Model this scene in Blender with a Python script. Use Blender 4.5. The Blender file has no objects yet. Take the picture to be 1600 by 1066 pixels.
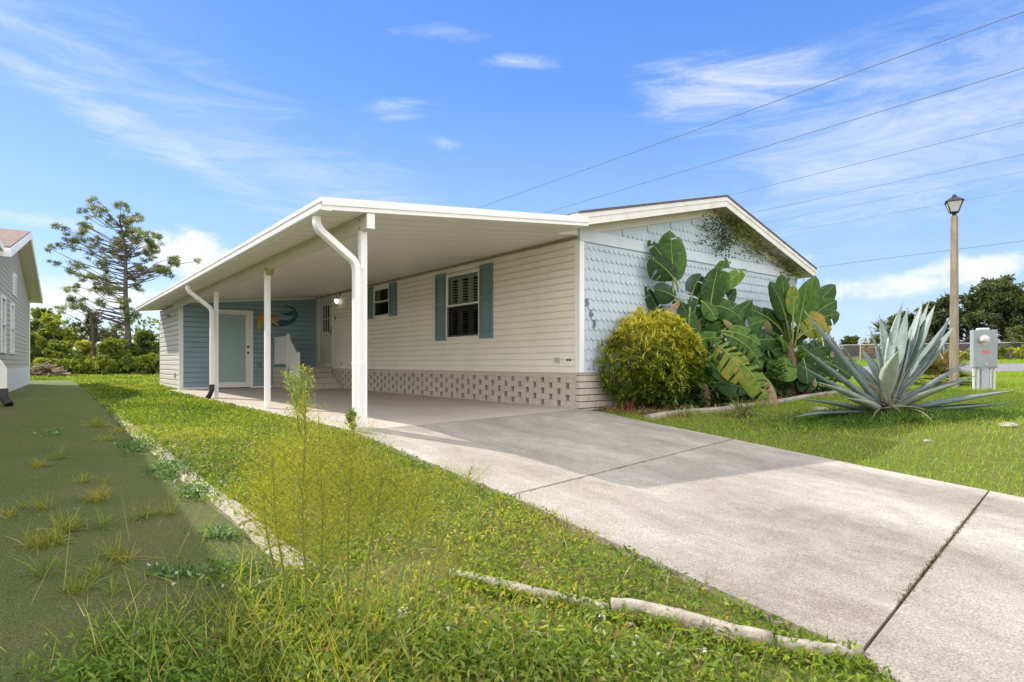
import bpy, math, random
import numpy as np
from mathutils import Vector, Matrix
random.seed(7); RS = np.random.RandomState(11)
C = bpy.context.scene.collection
R = math.radians
# ------------------------------------------------------------------ camera
F_ = 925.0; HY = 567.0; CH = 0.72
TH = math.atan2(735, 925); CT, ST = math.cos(TH), math.sin(TH)
CAM = (-(1.05*CT+9.25*ST), -(-1.05*ST+9.25*CT), CH)
cd = bpy.data.cameras.new('camera'); cam = bpy.data.objects.new('camera', cd); C.objects.link(cam)
cam.location = CAM; cam.rotation_euler = (R(90), 0, -TH)
cd.sensor_width = 36; cd.lens = F_/1600*36; cd.shift_y = (HY-533)/1600; cd.clip_start = .05; cd.clip_end = 2000
bpy.context.scene.camera = cam
vs = bpy.context.scene.view_settings
vs.view_transform = 'Standard'; vs.look = 'None'; vs.gamma = 1; vs.exposure = 1.02
# ------------------------------------------------------------------ sun and sky
SUN = Vector((-1.35, 3.25, 2.78)).normalized()
SUN_EL = math.asin(SUN.z); SUN_AZ = math.atan2(SUN.x, SUN.y)
sd = bpy.data.lights.new('sun', 'SUN'); sd.energy = 2.95; sd.angle = R(.55); sd.color = (1, .93, .82)
so = bpy.data.objects.new('sun', sd); C.objects.link(so); so.rotation_euler = SUN.to_track_quat('Z', 'Y').to_euler()

def rayd(px, py):
    a = (px-800)/F_; b = (HY-py)/F_
    return Vector((a*CT+ST, -a*ST+CT, b))
def at(px, py, d):
    r = rayd(px, py); return Vector((CAM[0]+r.x*d, CAM[1]+r.y*d, CAM[2]+r.z*d))
def onY(px, py, Y):
    r = rayd(px, py); t = (Y-CAM[1])/r.y; return at(px, py, t)
def onX(px, py, X):
    r = rayd(px, py); t = (X-CAM[0])/r.x; return at(px, py, t)

w = bpy.data.worlds.new('World'); bpy.context.scene.world = w; w.use_nodes = True
def build_world():
    nt = w.node_tree; N = nt.nodes; L = nt.links; N.clear()
    out = N.new('ShaderNodeOutputWorld'); bg = N.new('ShaderNodeBackground'); L.new(bg.outputs[0], out.inputs[0])
    sky = N.new('ShaderNodeTexSky'); sky.sky_type = 'NISHITA'; sky.sun_disc = False
    sky.sun_elevation = SUN_EL; sky.sun_rotation = SUN_AZ; sky.air_density = 1.15; sky.dust_density = .5; sky.ozone_density = 3.2
    tc = N.new('ShaderNodeTexCoord'); d = tc.outputs['Generated']
    def M(op, a, b=None, c=None):
        n = N.new('ShaderNodeMath'); n.operation = op
        for i, v in enumerate((a, b, c)):
            if v is None: continue
            if isinstance(v, (int, float)): n.inputs[i].default_value = v
            else: L.new(v, n.inputs[i])
        return n.outputs[0]
    def dot(v):
        n = N.new('ShaderNodeVectorMath'); n.operation = 'DOT_PRODUCT'; L.new(d, n.inputs[0]); n.inputs[1].default_value = v; return n.outputs['Value']
    def noise(scale, sx, sy, sz, detail=8, rough=.6, rot=0, dist=0.):
        mp = N.new('ShaderNodeMapping'); L.new(d, mp.inputs[0]); mp.inputs['Scale'].default_value = (sx, sy, sz); mp.inputs['Rotation'].default_value = (0, 0, rot)
        n = N.new('ShaderNodeTexNoise'); L.new(mp.outputs[0], n.inputs[0]); n.inputs['Scale'].default_value = scale
        n.inputs['Detail'].default_value = detail; n.inputs['Roughness'].default_value = rough; n.inputs['Distortion'].default_value = dist
        return n.outputs[0]
    # cirrus wisps and low cumulus, each at its own place in the sky
    cum = noise(9, 1, 1, 1.9, 10, .62, 0, .3); wis = noise(4.5, 1, 1, 5.0, 12, .7, .5, 1.2)
    def cloud(px, py, su, sv, tilt, n, lo, hi, amp):
        c = rayd(px, py).normalized(); u = Vector((0, 0, 1)).cross(c).normalized()*-1; v = c.cross(u)*-1
        if v.z < 0: v = -v
        u2 = u*math.cos(tilt)+v*math.sin(tilt); v2 = v*math.cos(tilt)-u*math.sin(tilt)
        a = M('MULTIPLY', M('SUBTRACT', dot(u2), 0), 1/su); b = M('MULTIPLY', dot(v2), 1/sv)
        q = M('ADD', M('MULTIPLY', a, a), M('MULTIPLY', b, b))
        front = M('GREATER_THAN', dot(c), 0)
        g = M('MULTIPLY', M('EXPONENT', M('MULTIPLY', q, -1)), front)
        s = M('ADD', n, M('MULTIPLY', M('SUBTRACT', g, 1), .42))
        mr = N.new('ShaderNodeMapRange'); mr.interpolation_type = 'SMOOTHSTEP'; L.new(s, mr.inputs[0]); mr.inputs[1].default_value = lo; mr.inputs[2].default_value = hi; mr.inputs[3].default_value = 0; mr.inputs[4].default_value = amp
        return M('MULTIPLY', mr.outputs[0], M('MINIMUM', M('MULTIPLY', g, 2.2), 1))
    CL = [(292, 402, .12, .055, 0, cum, .30, .52, 1), (85, 468, .15, .05, 0, cum, .30, .56, .95), (55, 345, .14, .014, 0, wis, .32, .66, .5),
          (1415, 440, .13, .036, 0, cum, .32, .58, .95), (1545, 415, .07, .028, 0, cum, .30, .54, .95), (1262, 402, .045, .02, 0, cum, .34, .62, .6), (1340, 500, .16, .04, 0, cum, .38, .75, .4),
          (205, 480, .09, .05, 0, cum, .36, .62, .7),
          (210, 200, .34, .035, -.38, wis, .22, .78, .5), (470, 270, .42, .09, -.3, wis, .24, .85, .42), (80, 60, .30, .05, -.3, wis, .28, .85, .4), (330, 120, .35, .05, -.3, wis, .3, .9, .3), (620, 172, .085, .022, .05, wis, .30, .75, .6), (815, 96, .09, .016, .0, wis, .28, .72, .6), (690, 220, .05, .016, 0, wis, .30, .72, .5),
          (700, 55, .10, .018, 0, wis, .32, .85, .35), (1140, 140, .17, .06, -.05, wis, .20, .68, .6), (1480, 190, .32, .13, .2, wis, .18, .78, .62), (1330, 250, .34, .08, .15, wis, .2, .8, .5), (1500, 60, .22, .05, .2, wis, .34, .9, .3),
          (120, 110, .22, .06, -.35, wis, .34, .95, .4), (1430, 300, .24, .04, .1, wis, .32, .9, .4), (520, 460, .5, .07, 0, wis, .3, .9, .3)]
    tot = None
    for c in CL:
        m = cloud(*c); tot = m if tot is None else M('MAXIMUM', tot, m)
    # sky tint: a saturated blue above, pale near the horizon
    tint = N.new('ShaderNodeMix'); tint.data_type = 'RGBA'; tint.blend_type = 'MULTIPLY'; tint.inputs[0].default_value = 1
    L.new(sky.outputs[0], tint.inputs[6]); tint.inputs[7].default_value = (.84, .98, 1.22, 1)
    zz = dot(Vector((0, 0, 1))); grd = N.new('ShaderNodeValToRGB'); L.new(zz, grd.inputs[0]); e = grd.color_ramp.elements
    stops = [(0, (.60, .76, 1.0)), (.08, (.53, .72, 1.0)), (.2, (.36, .58, .98)), (.4, (.15, .36, .90)), (.7, (.06, .22, .78))]
    while len(e) < len(stops): e.new(.5)
    for i, (p, c) in enumerate(stops): e[i].position = p; e[i].color = (*c, 1)
    sc = N.new('ShaderNodeVectorMath'); sc.operation = 'SCALE'; L.new(grd.outputs[0], sc.inputs[0]); sc.inputs['Scale'].default_value = 5.25
    m0 = N.new('ShaderNodeMix'); m0.data_type = 'RGBA'; m0.inputs[0].default_value = .8; L.new(tint.outputs[2], m0.inputs[6]); L.new(sc.outputs[0], m0.inputs[7])
    mx = N.new('ShaderNodeMix'); mx.data_type = 'RGBA'; L.new(tot, mx.inputs[0]); L.new(m0.outputs[2], mx.inputs[6]); mx.inputs[7].default_value = (5.2, 5.3, 5.4, 1)
    # unseen bright broken cloud, added overhead and behind the camera as fill light
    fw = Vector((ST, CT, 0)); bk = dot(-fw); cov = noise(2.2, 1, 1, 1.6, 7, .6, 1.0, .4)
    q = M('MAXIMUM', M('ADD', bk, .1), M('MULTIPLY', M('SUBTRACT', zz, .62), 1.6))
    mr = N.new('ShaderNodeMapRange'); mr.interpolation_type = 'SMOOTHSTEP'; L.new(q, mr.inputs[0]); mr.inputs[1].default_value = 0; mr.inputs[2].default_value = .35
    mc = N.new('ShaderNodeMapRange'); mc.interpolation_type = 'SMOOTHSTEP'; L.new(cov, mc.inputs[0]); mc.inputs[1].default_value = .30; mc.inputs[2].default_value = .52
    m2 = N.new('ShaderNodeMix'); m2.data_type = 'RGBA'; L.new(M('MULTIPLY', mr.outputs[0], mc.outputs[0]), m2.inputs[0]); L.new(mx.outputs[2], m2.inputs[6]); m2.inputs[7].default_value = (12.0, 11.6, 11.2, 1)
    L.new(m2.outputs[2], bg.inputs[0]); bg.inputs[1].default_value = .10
build_world()

# ------------------------------------------------------------------ helpers
MATS = {}
def mat(name, col=(.8, .8, .8), rough=.6, metal=0., noise=None, bump=None, spec=.5):
    """noise=(scale, colour2, lo, hi[, stretch]); bump=(scale, strength, distance)"""
    if name in MATS: return MATS[name]
    m = bpy.data.materials.new(name); m.use_nodes = True; nt = m.node_tree; N = nt.nodes; L = nt.links
    b = N['Principled BSDF']; b.inputs['Base Color'].default_value = (*col, 1); b.inputs['Roughness'].default_value = rough; b.inputs['Metallic'].default_value = metal
    b.inputs['Specular IOR Level'].default_value = spec
    tc = N.new('ShaderNodeTexCoord')
    if noise:
        mp = N.new('ShaderNodeMapping'); L.new(tc.outputs['Object'], mp.inputs[0])
        mp.inputs['Scale'].default_value = noise[4] if len(noise) > 4 else (1, 1, 1)
        n = N.new('ShaderNodeTexNoise'); L.new(mp.outputs[0], n.inputs[0]); n.inputs['Scale'].default_value = noise[0]; n.inputs['Detail'].default_value = 8; n.inputs['Roughness'].default_value = .65
        r = N.new('ShaderNodeMapRange'); L.new(n.outputs[0], r.inputs[0]); r.inputs[1].default_value = noise[2]; r.inputs[2].default_value = noise[3]
        x = N.new('ShaderNodeMix'); x.data_type = 'RGBA'; L.new(r.outputs[0], x.inputs[0]); x.inputs[6].default_value = (*col, 1); x.inputs[7].default_value = (*noise[1], 1)
        L.new(x.outputs[2], b.inputs['Base Color'])
    if bump:
        n = N.new('ShaderNodeTexNoise'); L.new(tc.outputs['Object'], n.inputs[0]); n.inputs['Scale'].default_value = bump[0]; n.inputs['Detail'].default_value = 6
        bm = N.new('ShaderNodeBump'); L.new(n.outputs[0], bm.inputs['Height']); bm.inputs['Strength'].default_value = bump[1]; bm.inputs['Distance'].default_value = bump[2]
        L.new(bm.outputs[0], b.inputs['Normal'])
    MATS[name] = m; return m
def leafmat(name, stops, trans=.35, rough=.45, tcol=None, spec=.35):
    """stops: [(pos, colour)] read through the per-leaf number 'rnd'"""
    if name in MATS: return MATS[name]
    m = bpy.data.materials.new(name); m.use_nodes = True; nt = m.node_tree; N = nt.nodes; L = nt.links
    b = N['Principled BSDF']; b.inputs['Roughness'].default_value = rough; b.inputs['Specular IOR Level'].default_value = spec
    a = N.new('ShaderNodeAttribute'); a.attribute_name = 'rnd'; rp = N.new('ShaderNodeValToRGB'); L.new(a.outputs['Fac'], rp.inputs[0])
    e = rp.color_ramp.elements
    while len(e) < len(stops): e.new(.5)
    for i, (p, c) in enumerate(stops): e[i].position = p; e[i].color = (*c, 1)
    L.new(rp.outputs[0], b.inputs['Base Color'])
    t = N.new('ShaderNodeBsdfTranslucent')
    mul = N.new('ShaderNodeMix'); mul.data_type = 'RGBA'; mul.blend_type = 'MULTIPLY'; mul.inputs[0].default_value = 1; L.new(rp.outputs[0], mul.inputs[6]); mul.inputs[7].default_value = (*(tcol or (1.5, 1.35, .6)), 1)
    L.new(mul.outputs[2], t.inputs[0])
    mx = N.new('ShaderNodeMixShader'); mx.inputs[0].default_value = trans; L.new(b.outputs[0], mx.inputs[1]); L.new(t.outputs[0], mx.inputs[2])
    L.new(mx.outputs[0], N['Material Output'].inputs[0])
    MATS[name] = m; return m

class MB:
    def __init__(s): s.v = []; s.f = []; s.r = []; s.cur = .5
    def add(s, vs, fs, rnd=None):
        o = len(s.v); s.v += [tuple(p) for p in vs]; s.f += [tuple(i+o for i in f) for f in fs]; s.r += [s.cur if rnd is None else rnd]*len(fs)
    def box(s, x0, x1, y0, y1, z0, z1, M=None):
        x0, x1 = min(x0, x1), max(x0, x1); y0, y1 = min(y0, y1), max(y0, y1); z0, z1 = min(z0, z1), max(z0, z1)
        p = [Vector(q) for q in ((x0, y0, z0), (x1, y0, z0), (x1, y1, z0), (x0, y1, z0), (x0, y0, z1), (x1, y0, z1), (x1, y1, z1), (x0, y1, z1))]
        if M is not None: p = [M @ q for q in p]
        s.add(p, [(0, 3, 2, 1), (4, 5, 6, 7), (0, 1, 5, 4), (1, 2, 6, 5), (2, 3, 7, 6), (3, 0, 4, 7)])
        return s
    def tube(s, path, rad, n=8, cap=True, sq=None):
        path = [Vector(p) for p in path]; 
        if not hasattr(rad, '__len__'): rad = [rad]*len(path)
        rings = []; up = Vector((0, 0, 1)); prev = None
        for i, p in enumerate(path):
            t = (path[min(i+1, len(path)-1)]-path[max(i-1, 0)]).normalized()
            a = prev if prev is not None else (up if abs(t.z) < .9 else Vector((1, 0, 0)))
            u = (a-t*a.dot(t)).normalized(); prev = u; v = t.cross(u)
            if sq: ring = [p+u*(cx*sq[0])+v*(cy*sq[1]) for cx, cy in ((1, 1), (-1, 1), (-1, -1), (1, -1))]
            else: ring = [p+(u*math.cos(2*math.pi*k/n)+v*math.sin(2*math.pi*k/n))*rad[i] for k in range(n)]
            rings.append(ring)
        m = len(rings[0]); vs = [q for r in rings for q in r]
        fs = [(i*m+k, i*m+(k+1) % m, (i+1)*m+(k+1) % m, (i+1)*m+k) for i in range(len(rings)-1) for k in range(m)]
        if cap: fs += [tuple(range(m))[::-1], tuple(range((len(rings)-1)*m, len(rings)*m))]
        s.add(vs, fs); return s
    def prism(s, poly, a, b):
        """poly: list of points (Vectors), a/b: offset vectors of the two faces"""
        n = len(poly); a = Vector(a); b = Vector(b)
        s.add([Vector(p)+a for p in poly]+[Vector(p)+b for p in poly], [tuple(range(n)), tuple(range(2*n-1, n-1, -1))]+[(i, i+n, (i+1) % n+n, (i+1) % n) for i in range(n)])
        return s
    def build(s, name, m, parent=None, smooth=False, bevel=0):
        me = bpy.data.meshes.new(name); me.from_pydata(s.v, [], s.f); me.validate()
        import bmesh
        bm = bmesh.new(); bm.from_mesh(me); bmesh.ops.recalc_face_normals(bm, faces=bm.faces); bm.to_mesh(me); bm.free()
        if len(me.polygons) == len(s.r):
            at_ = me.attributes.new('rnd', 'FLOAT', 'FACE'); at_.data.foreach_set('value', np.array(s.r, dtype=np.float32))
        me.materials.append(m)
        if smooth: me.polygons.foreach_set('use_smooth', [True]*len(me.polygons))
        o = bpy.data.objects.new(name, me); C.objects.link(o)
        if parent is not None: o.parent = parent; o.matrix_parent_inverse = parent.matrix_basis.inverted() if parent.type == 'EMPTY' else Matrix()
        if bevel:
            b = o.modifiers.new('bevel', 'BEVEL'); b.width = bevel; b.segments = 2; b.limit_method = 'ANGLE'
        return o
def thing(name, label, cat, loc=(0, 0, 0), group=None, rz=0):
    o = bpy.data.objects.new(name, None); C.objects.link(o); o.location = loc; o.rotation_euler = (0, 0, rz); o.empty_display_size = .2
    o['label'] = label; o['category'] = cat
    if group: o['group'] = group
    return o
def tag(o, label=None, cat=None, group=None, kind=None):
    for k, v in (('label', label), ('category', cat), ('group', group), ('kind', kind)):
        if v: o[k] = v
    return o
def npmesh(name, V, Fc, rnd, m, parent=None, smooth=False):
    """V (n,3), Fc (m,k) same-size faces"""
    me = bpy.data.meshes.new(name); V = np.asarray(V, dtype=np.float32); Fc = np.asarray(Fc, dtype=np.int32); k = Fc.shape[1]
    me.vertices.add(len(V)); me.vertices.foreach_set('co', V.ravel()); me.loops.add(Fc.size); me.loops.foreach_set('vertex_index', Fc.ravel())
    me.polygons.add(len(Fc)); me.polygons.foreach_set('loop_start', np.arange(0, Fc.size, k, dtype=np.int32)); me.update(calc_edges=True)
    at_ = me.attributes.new('rnd', 'FLOAT', 'FACE'); at_.data.foreach_set('value', np.asarray(rnd, dtype=np.float32))
    me.materials.append(m)
    if smooth: me.polygons.foreach_set('use_smooth', np.ones(len(Fc), dtype=bool))
    o = bpy.data.objects.new(name, me); C.objects.link(o)
    if parent is not None: o.parent = parent; o.matrix_parent_inverse = parent.matrix_basis.inverted() if parent.type == 'EMPTY' else Matrix()
    return o
def nrm(a): return a/np.maximum(np.linalg.norm(a, axis=1, keepdims=True), 1e-9)
def leaves(P, D, Lg, W, rnd, fold=.25, mid=.42, bend=0.):
    """diamond leaves: two triangles each, folded at the midrib. returns V, F, rnd"""
    n = len(P); D = nrm(D); up = nrm(RS.normal(size=(n, 3))+np.array([0, 0, .6])); S = nrm(np.cross(D, up)); Nn = np.cross(S, D)
    Lg = np.broadcast_to(Lg, (n,))[:, None]; W = np.broadcast_to(W, (n,))[:, None]
    m = P+D*Lg*mid; t = P+D*Lg; t = t-np.array([0, 0, 1])*bend*Lg
    a = m+S*W/2+Nn*W*fold; b = m-S*W/2+Nn*W*fold
    V = np.stack([P, a, t, b], 1).reshape(-1, 3); i = np.arange(n)[:, None]*4
    Fc = np.concatenate([i+np.array([[0, 1, 2]]), i+np.array([[0, 2, 3]])], 1).reshape(-1, 3)
    return V, Fc, np.repeat(rnd, 2)
def join(parts):
    V = []; Fc = []; r = []; o = 0
    for v, f, q in parts: V.append(v); Fc.append(f+o); r.append(q); o += len(v)
    return np.concatenate(V), np.concatenate(Fc), np.concatenate(r)
def rdir(n, zb=0.): return nrm(RS.normal(size=(n, 3))+np.array([0, 0, zb]))
def vnoise(x, y, s, seed=0):
    """smooth 2-D value noise in 0..1"""
    g = np.random.RandomState(seed).rand(64, 64); u = np.asarray(x)*s; v = np.asarray(y)*s
    iu = np.floor(u).astype(int); iv = np.floor(v).astype(int); fu = u-iu; fv = v-iv; fu = fu*fu*(3-2*fu); fv = fv*fv*(3-2*fv)
    G = lambda a, b: g[a % 64, b % 64]
    return (G(iu, iv)*(1-fu)+G(iu+1, iv)*fu)*(1-fv)+(G(iu, iv+1)*(1-fu)+G(iu+1, iv+1)*fu)*fv

# ------------------------------------------------------------------ terrain
def T(x, y):
    x = np.asarray(x, dtype=float); y = np.asarray(y, dtype=float)
    dz = -.07*np.clip(-.6-y, 0, 14)
    t = np.clip((x+.35)/3.2, 0, 1); t = t*t*(3-2*t)
    z = dz*(1-t)+.02*np.clip(x, 0, 200)*np.where(y < 14, 1, 1)
    return z-.035
def Tf(x, y): return float(T(x, y))
def onTs(px, py):
    px = np.asarray(px, dtype=float); py = np.asarray(py, dtype=float); a = (px-800)/F_; b = (HY-py)/F_; rx = a*CT+ST; ry = -a*ST+CT
    t = np.full(px.shape, .5); live = np.ones(px.shape, bool)
    for _ in range(2500):
        hit = CAM[2]+b*t < T(CAM[0]+rx*t, CAM[1]+ry*t); live &= ~hit
        if not live.any() or t.max() > 300: break
        t = np.where(live, t+np.maximum(.01, t*.004), t)
    x = CAM[0]+rx*t; y = CAM[1]+ry*t; return np.stack([x, y, T(x, y)], 1)
def onT(px, py):
    r = rayd(px, py); t = .5
    while t < 300:
        if CAM[2]+r.z*t < Tf(CAM[0]+r.x*t, CAM[1]+r.y*t): break
        t += max(.01, t*.004)
    return Vector((CAM[0]+r.x*t, CAM[1]+r.y*t, Tf(CAM[0]+r.x*t, CAM[1]+r.y*t)))
DRL = [(-4.0, -.66), (-4.02, -2.0), (-4.05, -3.38), (-4.16, -5.0), (-4.2, -5.68), (-4.55, -6.35), (-4.9, -8.0), (-5.2, -15)]
DRR = [(-.02, -.04), (-.25, -1.2), (-.35, -2.84), (-.48, -4.2), (-.52, -5.23), (-.6, -7.0), (-.5, -9), (-.3, -15)]
def interp(pl, y):
    ys = np.array([p[1] for p in pl])[::-1]; xs = np.array([p[0] for p in pl])[::-1]; return np.interp(y, ys, xs)
CURB = [(-5.45, 30), (-5.55, 14), (-5.66, 7.3), (-5.78, 2), (-5.81, 0), (-5.78, -1.1), (-5.72, -2.2), (-5.66, -2.86), (-5.64, -3.5), (-5.6, -3.85), (-5.35, -4.15), (-5.14, -4.31), (-5.04, -4.47), (-4.75, -4.96), (-4.57, -5.26), (-4.5, -5.43), (-4.26, -5.71)]
def is_drive(x, y):
    x = np.asarray(x); y = np.asarray(y)
    return ((x > interp(DRL, y)-.0) & (x < interp(DRR, y)+.0) & (y < -.6)) | ((x > -4.0) & (x < .05) & (y >= -.66) & (y < 11.3)) | ((x > -3.7) & (x < 7.1) & (y > -.02) & (y < 14.6))
def curbx(y): return interp([c for c in CURB if c[1] >= -3.9], np.clip(y, -3.9, 60))
def is_turf(x, y):
    edge = np.where(np.asarray(y) > -3.6, curbx(y)-.07, -5.7-(np.clip(-3.6-np.asarray(y), 0, 9))*.42)
    wob = .05*np.sin(np.asarray(y)*3.1)+.04*np.sin(np.asarray(y)*7.7)
    return (x < edge+wob*np.where(np.asarray(y) < -3, 1.2, .2)) & (x > -11.5) & (y < 25.5)
BEDP = [onT(985, 648), onT(1010, 656), onT(1080, 645), onT(1160, 640), onT(1230, 628), onT(1300, 618)]
def is_bed(x, y):
    xs = [p.x for p in BEDP]; ys = [p.y for p in BEDP]
    return (x > .05) & (x < 7.2) & (y < 0) & (y > np.interp(x, xs, ys))

def grid(name, xs, ys, zf, m, kind='structure'):
    X, Y = np.meshgrid(xs, ys); Z = zf(X, Y); nx = len(xs); ny = len(ys)
    V = np.stack([X, Y, Z], -1).reshape(-1, 3); i, j = np.meshgrid(np.arange(nx-1), np.arange(ny-1)); a = (j*nx+i).ravel()
    o = npmesh(name, V, np.stack([a, a+1, a+nx+1, a+nx], 1), np.zeros(len(a)), m, smooth=True)
    return tag(o, kind=kind)
gx = np.concatenate([[-400, -200, -100, -60, -40, -25], np.arange(-15, 14, .25), np.arange(14, 60, 1.5), [70, 100, 160, 250, 400]])
gy = np.concatenate([[-300, -120, -60, -40, -25], np.arange(-16, 6, .25), np.arange(6, 60, 1.5), [70, 100, 160, 250, 400]])
m_soil = mat('soil_and_thatch', (.085, .12, .022), .95, noise=(38, (.15, .13, .045), .40, .62), bump=(60, .6, .02), spec=.1)
grid('ground', gx, gy, T, m_soil)
# artificial turf
def turf():
    ys = np.concatenate([np.arange(-8.5, 25.4, .12), [25.45]]); V = []; Fc = []
    n = 20
    for y in ys:
        e = float(curbx(y))-.07 if y > -3.6 else -5.7-(-3.6-y)*.42
        e += (.05*math.sin(y*3.1)+.04*math.sin(y*7.7))*(1.2 if y < -3 else .2)
        for k in range(n):
            x = -11.5+(e+11.5)*(k/(n-1))**.6; V.append((x, y, Tf(x, y)+.012+.004*math.sin(x*5+y*1.3)+.004*math.sin(y*2.9)))
    for j in range(len(ys)-1):
        for i in range(n-1): a = j*n+i; Fc.append((a, a+1, a+n+1, a+n))
    m = mat('artificial_turf', (.112, .150, .046), .95, noise=(1.2, (.150, .160, .062), .4, .65), bump=(420, 1, .012), spec=.12)
    nt = m.node_tree; N = nt.nodes; L = nt.links
    b = N['Principled BSDF']; src = b.inputs['Base Color'].links[0].from_socket
    tc = N.new('ShaderNodeTexCoord'); v = N.new('ShaderNodeTexNoise'); L.new(tc.outputs['Object'], v.inputs[0]); v.inputs['Scale'].default_value = 190; v.inputs['Detail'].default_value = 3
    mr = N.new('ShaderNodeMapRange'); L.new(v.outputs[0], mr.inputs[0]); mr.inputs[1].default_value = .35; mr.inputs[2].default_value = .68; mr.inputs[3].default_value = .45; mr.inputs[4].default_value = 1.6
    mm = N.new('ShaderNodeVectorMath'); mm.operation = 'SCALE'; L.new(src, mm.inputs[0]); L.new(mr.outputs[0], mm.inputs['Scale']); L.new(mm.outputs[0], b.inputs['Base Color'])
    return tag(npmesh('artificial_turf', V, Fc, np.zeros(len(Fc)), m, smooth=True), kind='structure')
turf()
# driveway
def concrete(name, c1, c2, c3, fine=1.0):
    m = bpy.data.materials.new(name); m.use_nodes = True; nt = m.node_tree; N = nt.nodes; L = nt.links; b = N['Principled BSDF']; b.inputs['Roughness'].default_value = .85; b.inputs['Specular IOR Level'].default_value = .25
    tc = N.new('ShaderNodeTexCoord')
    def nz(sc, det, lo, hi, sy=(1, 1, 1)):
        mp = N.new('ShaderNodeMapping'); mp.inputs['Scale'].default_value = sy; L.new(tc.outputs['Object'], mp.inputs[0])
        n = N.new('ShaderNodeTexNoise'); L.new(mp.outputs[0], n.inputs[0]); n.inputs['Scale'].default_value = sc; n.inputs['Detail'].default_value = det; n.inputs['Roughness'].default_value = .7
        r = N.new('ShaderNodeMapRange'); L.new(n.outputs[0], r.inputs[0]); r.inputs[1].default_value = lo; r.inputs[2].default_value = hi; return r.outputs[0], n.outputs[0]
    def mix(f, a, c, typ='MIX', fac=None):
        x = N.new('ShaderNodeMix'); x.data_type = 'RGBA'; x.blend_type = typ
        if f is not None: L.new(f, x.inputs[0])
        else: x.inputs[0].default_value = fac
        for i, q in ((6, a), (7, c)):
            if isinstance(q, tuple): x.inputs[i].default_value = (*q, 1)
            else: L.new(q, x.inputs[i])
        return x.outputs[2]
    big, _ = nz(.8, 11, .42, .62, (1.3, .6, 1)); mid, _ = nz(5, 10, .44, .66); sp, spn = nz(110, 5, .38, .66); sp2, _ = nz(60, 4, .52, .7)
    col = mix(big, c1, c2); col = mix(mid, col, c3); 
    g = N.new('ShaderNodeMapRange'); L.new(spn, g.inputs[0]); g.inputs[1].default_value = .3; g.inputs[2].default_value = .7; g.inputs[3].default_value = 1-.62*fine; g.inputs[4].default_value = 1+.48*fine
    s = N.new('ShaderNodeVectorMath'); s.operation = 'SCALE'; L.new(col, s.inputs[0]); L.new(g.outputs[0], s.inputs['Scale'])
    L.new(s.outputs[0], b.inputs['Base Color'])
    bp = N.new('ShaderNodeBump'); L.new(spn, bp.inputs['Height']); bp.inputs['Strength'].default_value = .5*fine; bp.inputs['Distance'].default_value = .004; L.new(bp.outputs[0], b.inputs['Normal'])
    MATS[name] = m; return m
m_drive = concrete('driveway_concrete', (.415, .39, .345), (.225, .20, .17), (.31, .285, .248), 1.0)
m_slab = concrete('carport_concrete', (.50, .455, .40), (.42, .375, .325), (.46, .42, .37), .25)
def slab_strip(mb, ya, yb, zoff, n=24, nx=14, skew=0):
    """ya/yb: (left y, right y) of the two ends of one concrete panel"""
    V = []; Fc = []
    for j in range(n+1):
        t = j/n; yl = ya[0]+(yb[0]-ya[0])*t; yr = ya[1]+(yb[1]-ya[1])*t
        xl = float(interp(DRL, yl)); xr = float(interp(DRR, yr))
        for i in range(nx+1):
            s = i/nx; x = xl+(xr-xl)*s; y = yl+(yr-yl)*s; dz = -.07*max(0, min(14, -.6-y)); V.append((x, y, dz+zoff))
    top = len(V)
    m = nx+1; Fc = [(j*m+i, j*m+i+1, (j+1)*m+i+1, (j+1)*m+i) for j in range(n) for i in range(nx)]
    rim = [j*m for j in range(n+1)]+[n*m+i for i in range(1, nx+1)]+[j*m+nx for j in range(n-1, -1, -1)]+[i for i in range(nx-1, 0, -1)]
    for q in rim: V.append((V[q][0], V[q][1], V[q][2]-.12))
    k = len(rim); Fc += [(rim[a], rim[(a+1) % k], top+(a+1) % k, top+a) for a in range(k)]
    mb.add(V, Fc)
mb = MB()
slab_strip(mb, (-.72, -.02), (-3.37, -2.83), 0)
slab_strip(mb, (-3.388, -2.852), (-5.67, -5.22), 0)
slab_strip(mb, (-5.684, -5.235), (-15, -15), 0)
tag(mb.build('driveway', m_drive), kind='structure')
mb = MB(); mb.box(-3.72, 0.0, -.6, 11.3, -.12, .002)
V0 = [(-3.98, -.71, .002), (-3.72, -.66, .002), (-3.72, 11.3, .002), (-3.98, 11.3, .002)]
mb = MB()
mb.prism([Vector(v) for v in [(-3.735, -.66, 0), (0, -.008, 0), (0, 11.3, 0), (-3.735, 11.3, 0)]], (0, 0, .003), (0, 0, -.12))
mb.prism([Vector(v) for v in [(-4.0, -.706, 0), (-3.75, -.663, 0), (-3.75, 11.3, 0), (-4.0, 11.3, 0)]], (0, 0, .003), (0, 0, -.12))
tag(mb.build('carport_floor', m_slab), kind='structure')
# moss in the open joint
def moss(name, a, b, n, hgt, label_kind='stuff'):
    t = RS.rand(n)**1; P = np.array([a])*(1-t[:, None])+np.array([b])*t[:, None]; P = P+RS.normal(size=(n, 3))*np.array([.008, .008, 0])
    P[:, 2] = -.07*np.clip(-.6-P[:, 1], 0, 14)-.004
    v = leaves(P, rdir(n, .8), (.009+.02*RS.rand(n)*hgt), .006, RS.rand(n)); return v
v1 = moss('a', (-3.62, -5.60, 0), (-1.25, -5.32, 0), 1500, .3); v2 = moss('a', (-4.0, -3.40, 0), (-.4, -2.85, 0), 400, .3)
m_moss = leafmat('joint_moss', [(0, (.045, .05, .015)), (.5, (.10, .095, .03)), (1, (.16, .12, .05))], .15)
tag(npmesh('moss', *join([v1, v2]), m_moss), kind='stuff')
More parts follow.
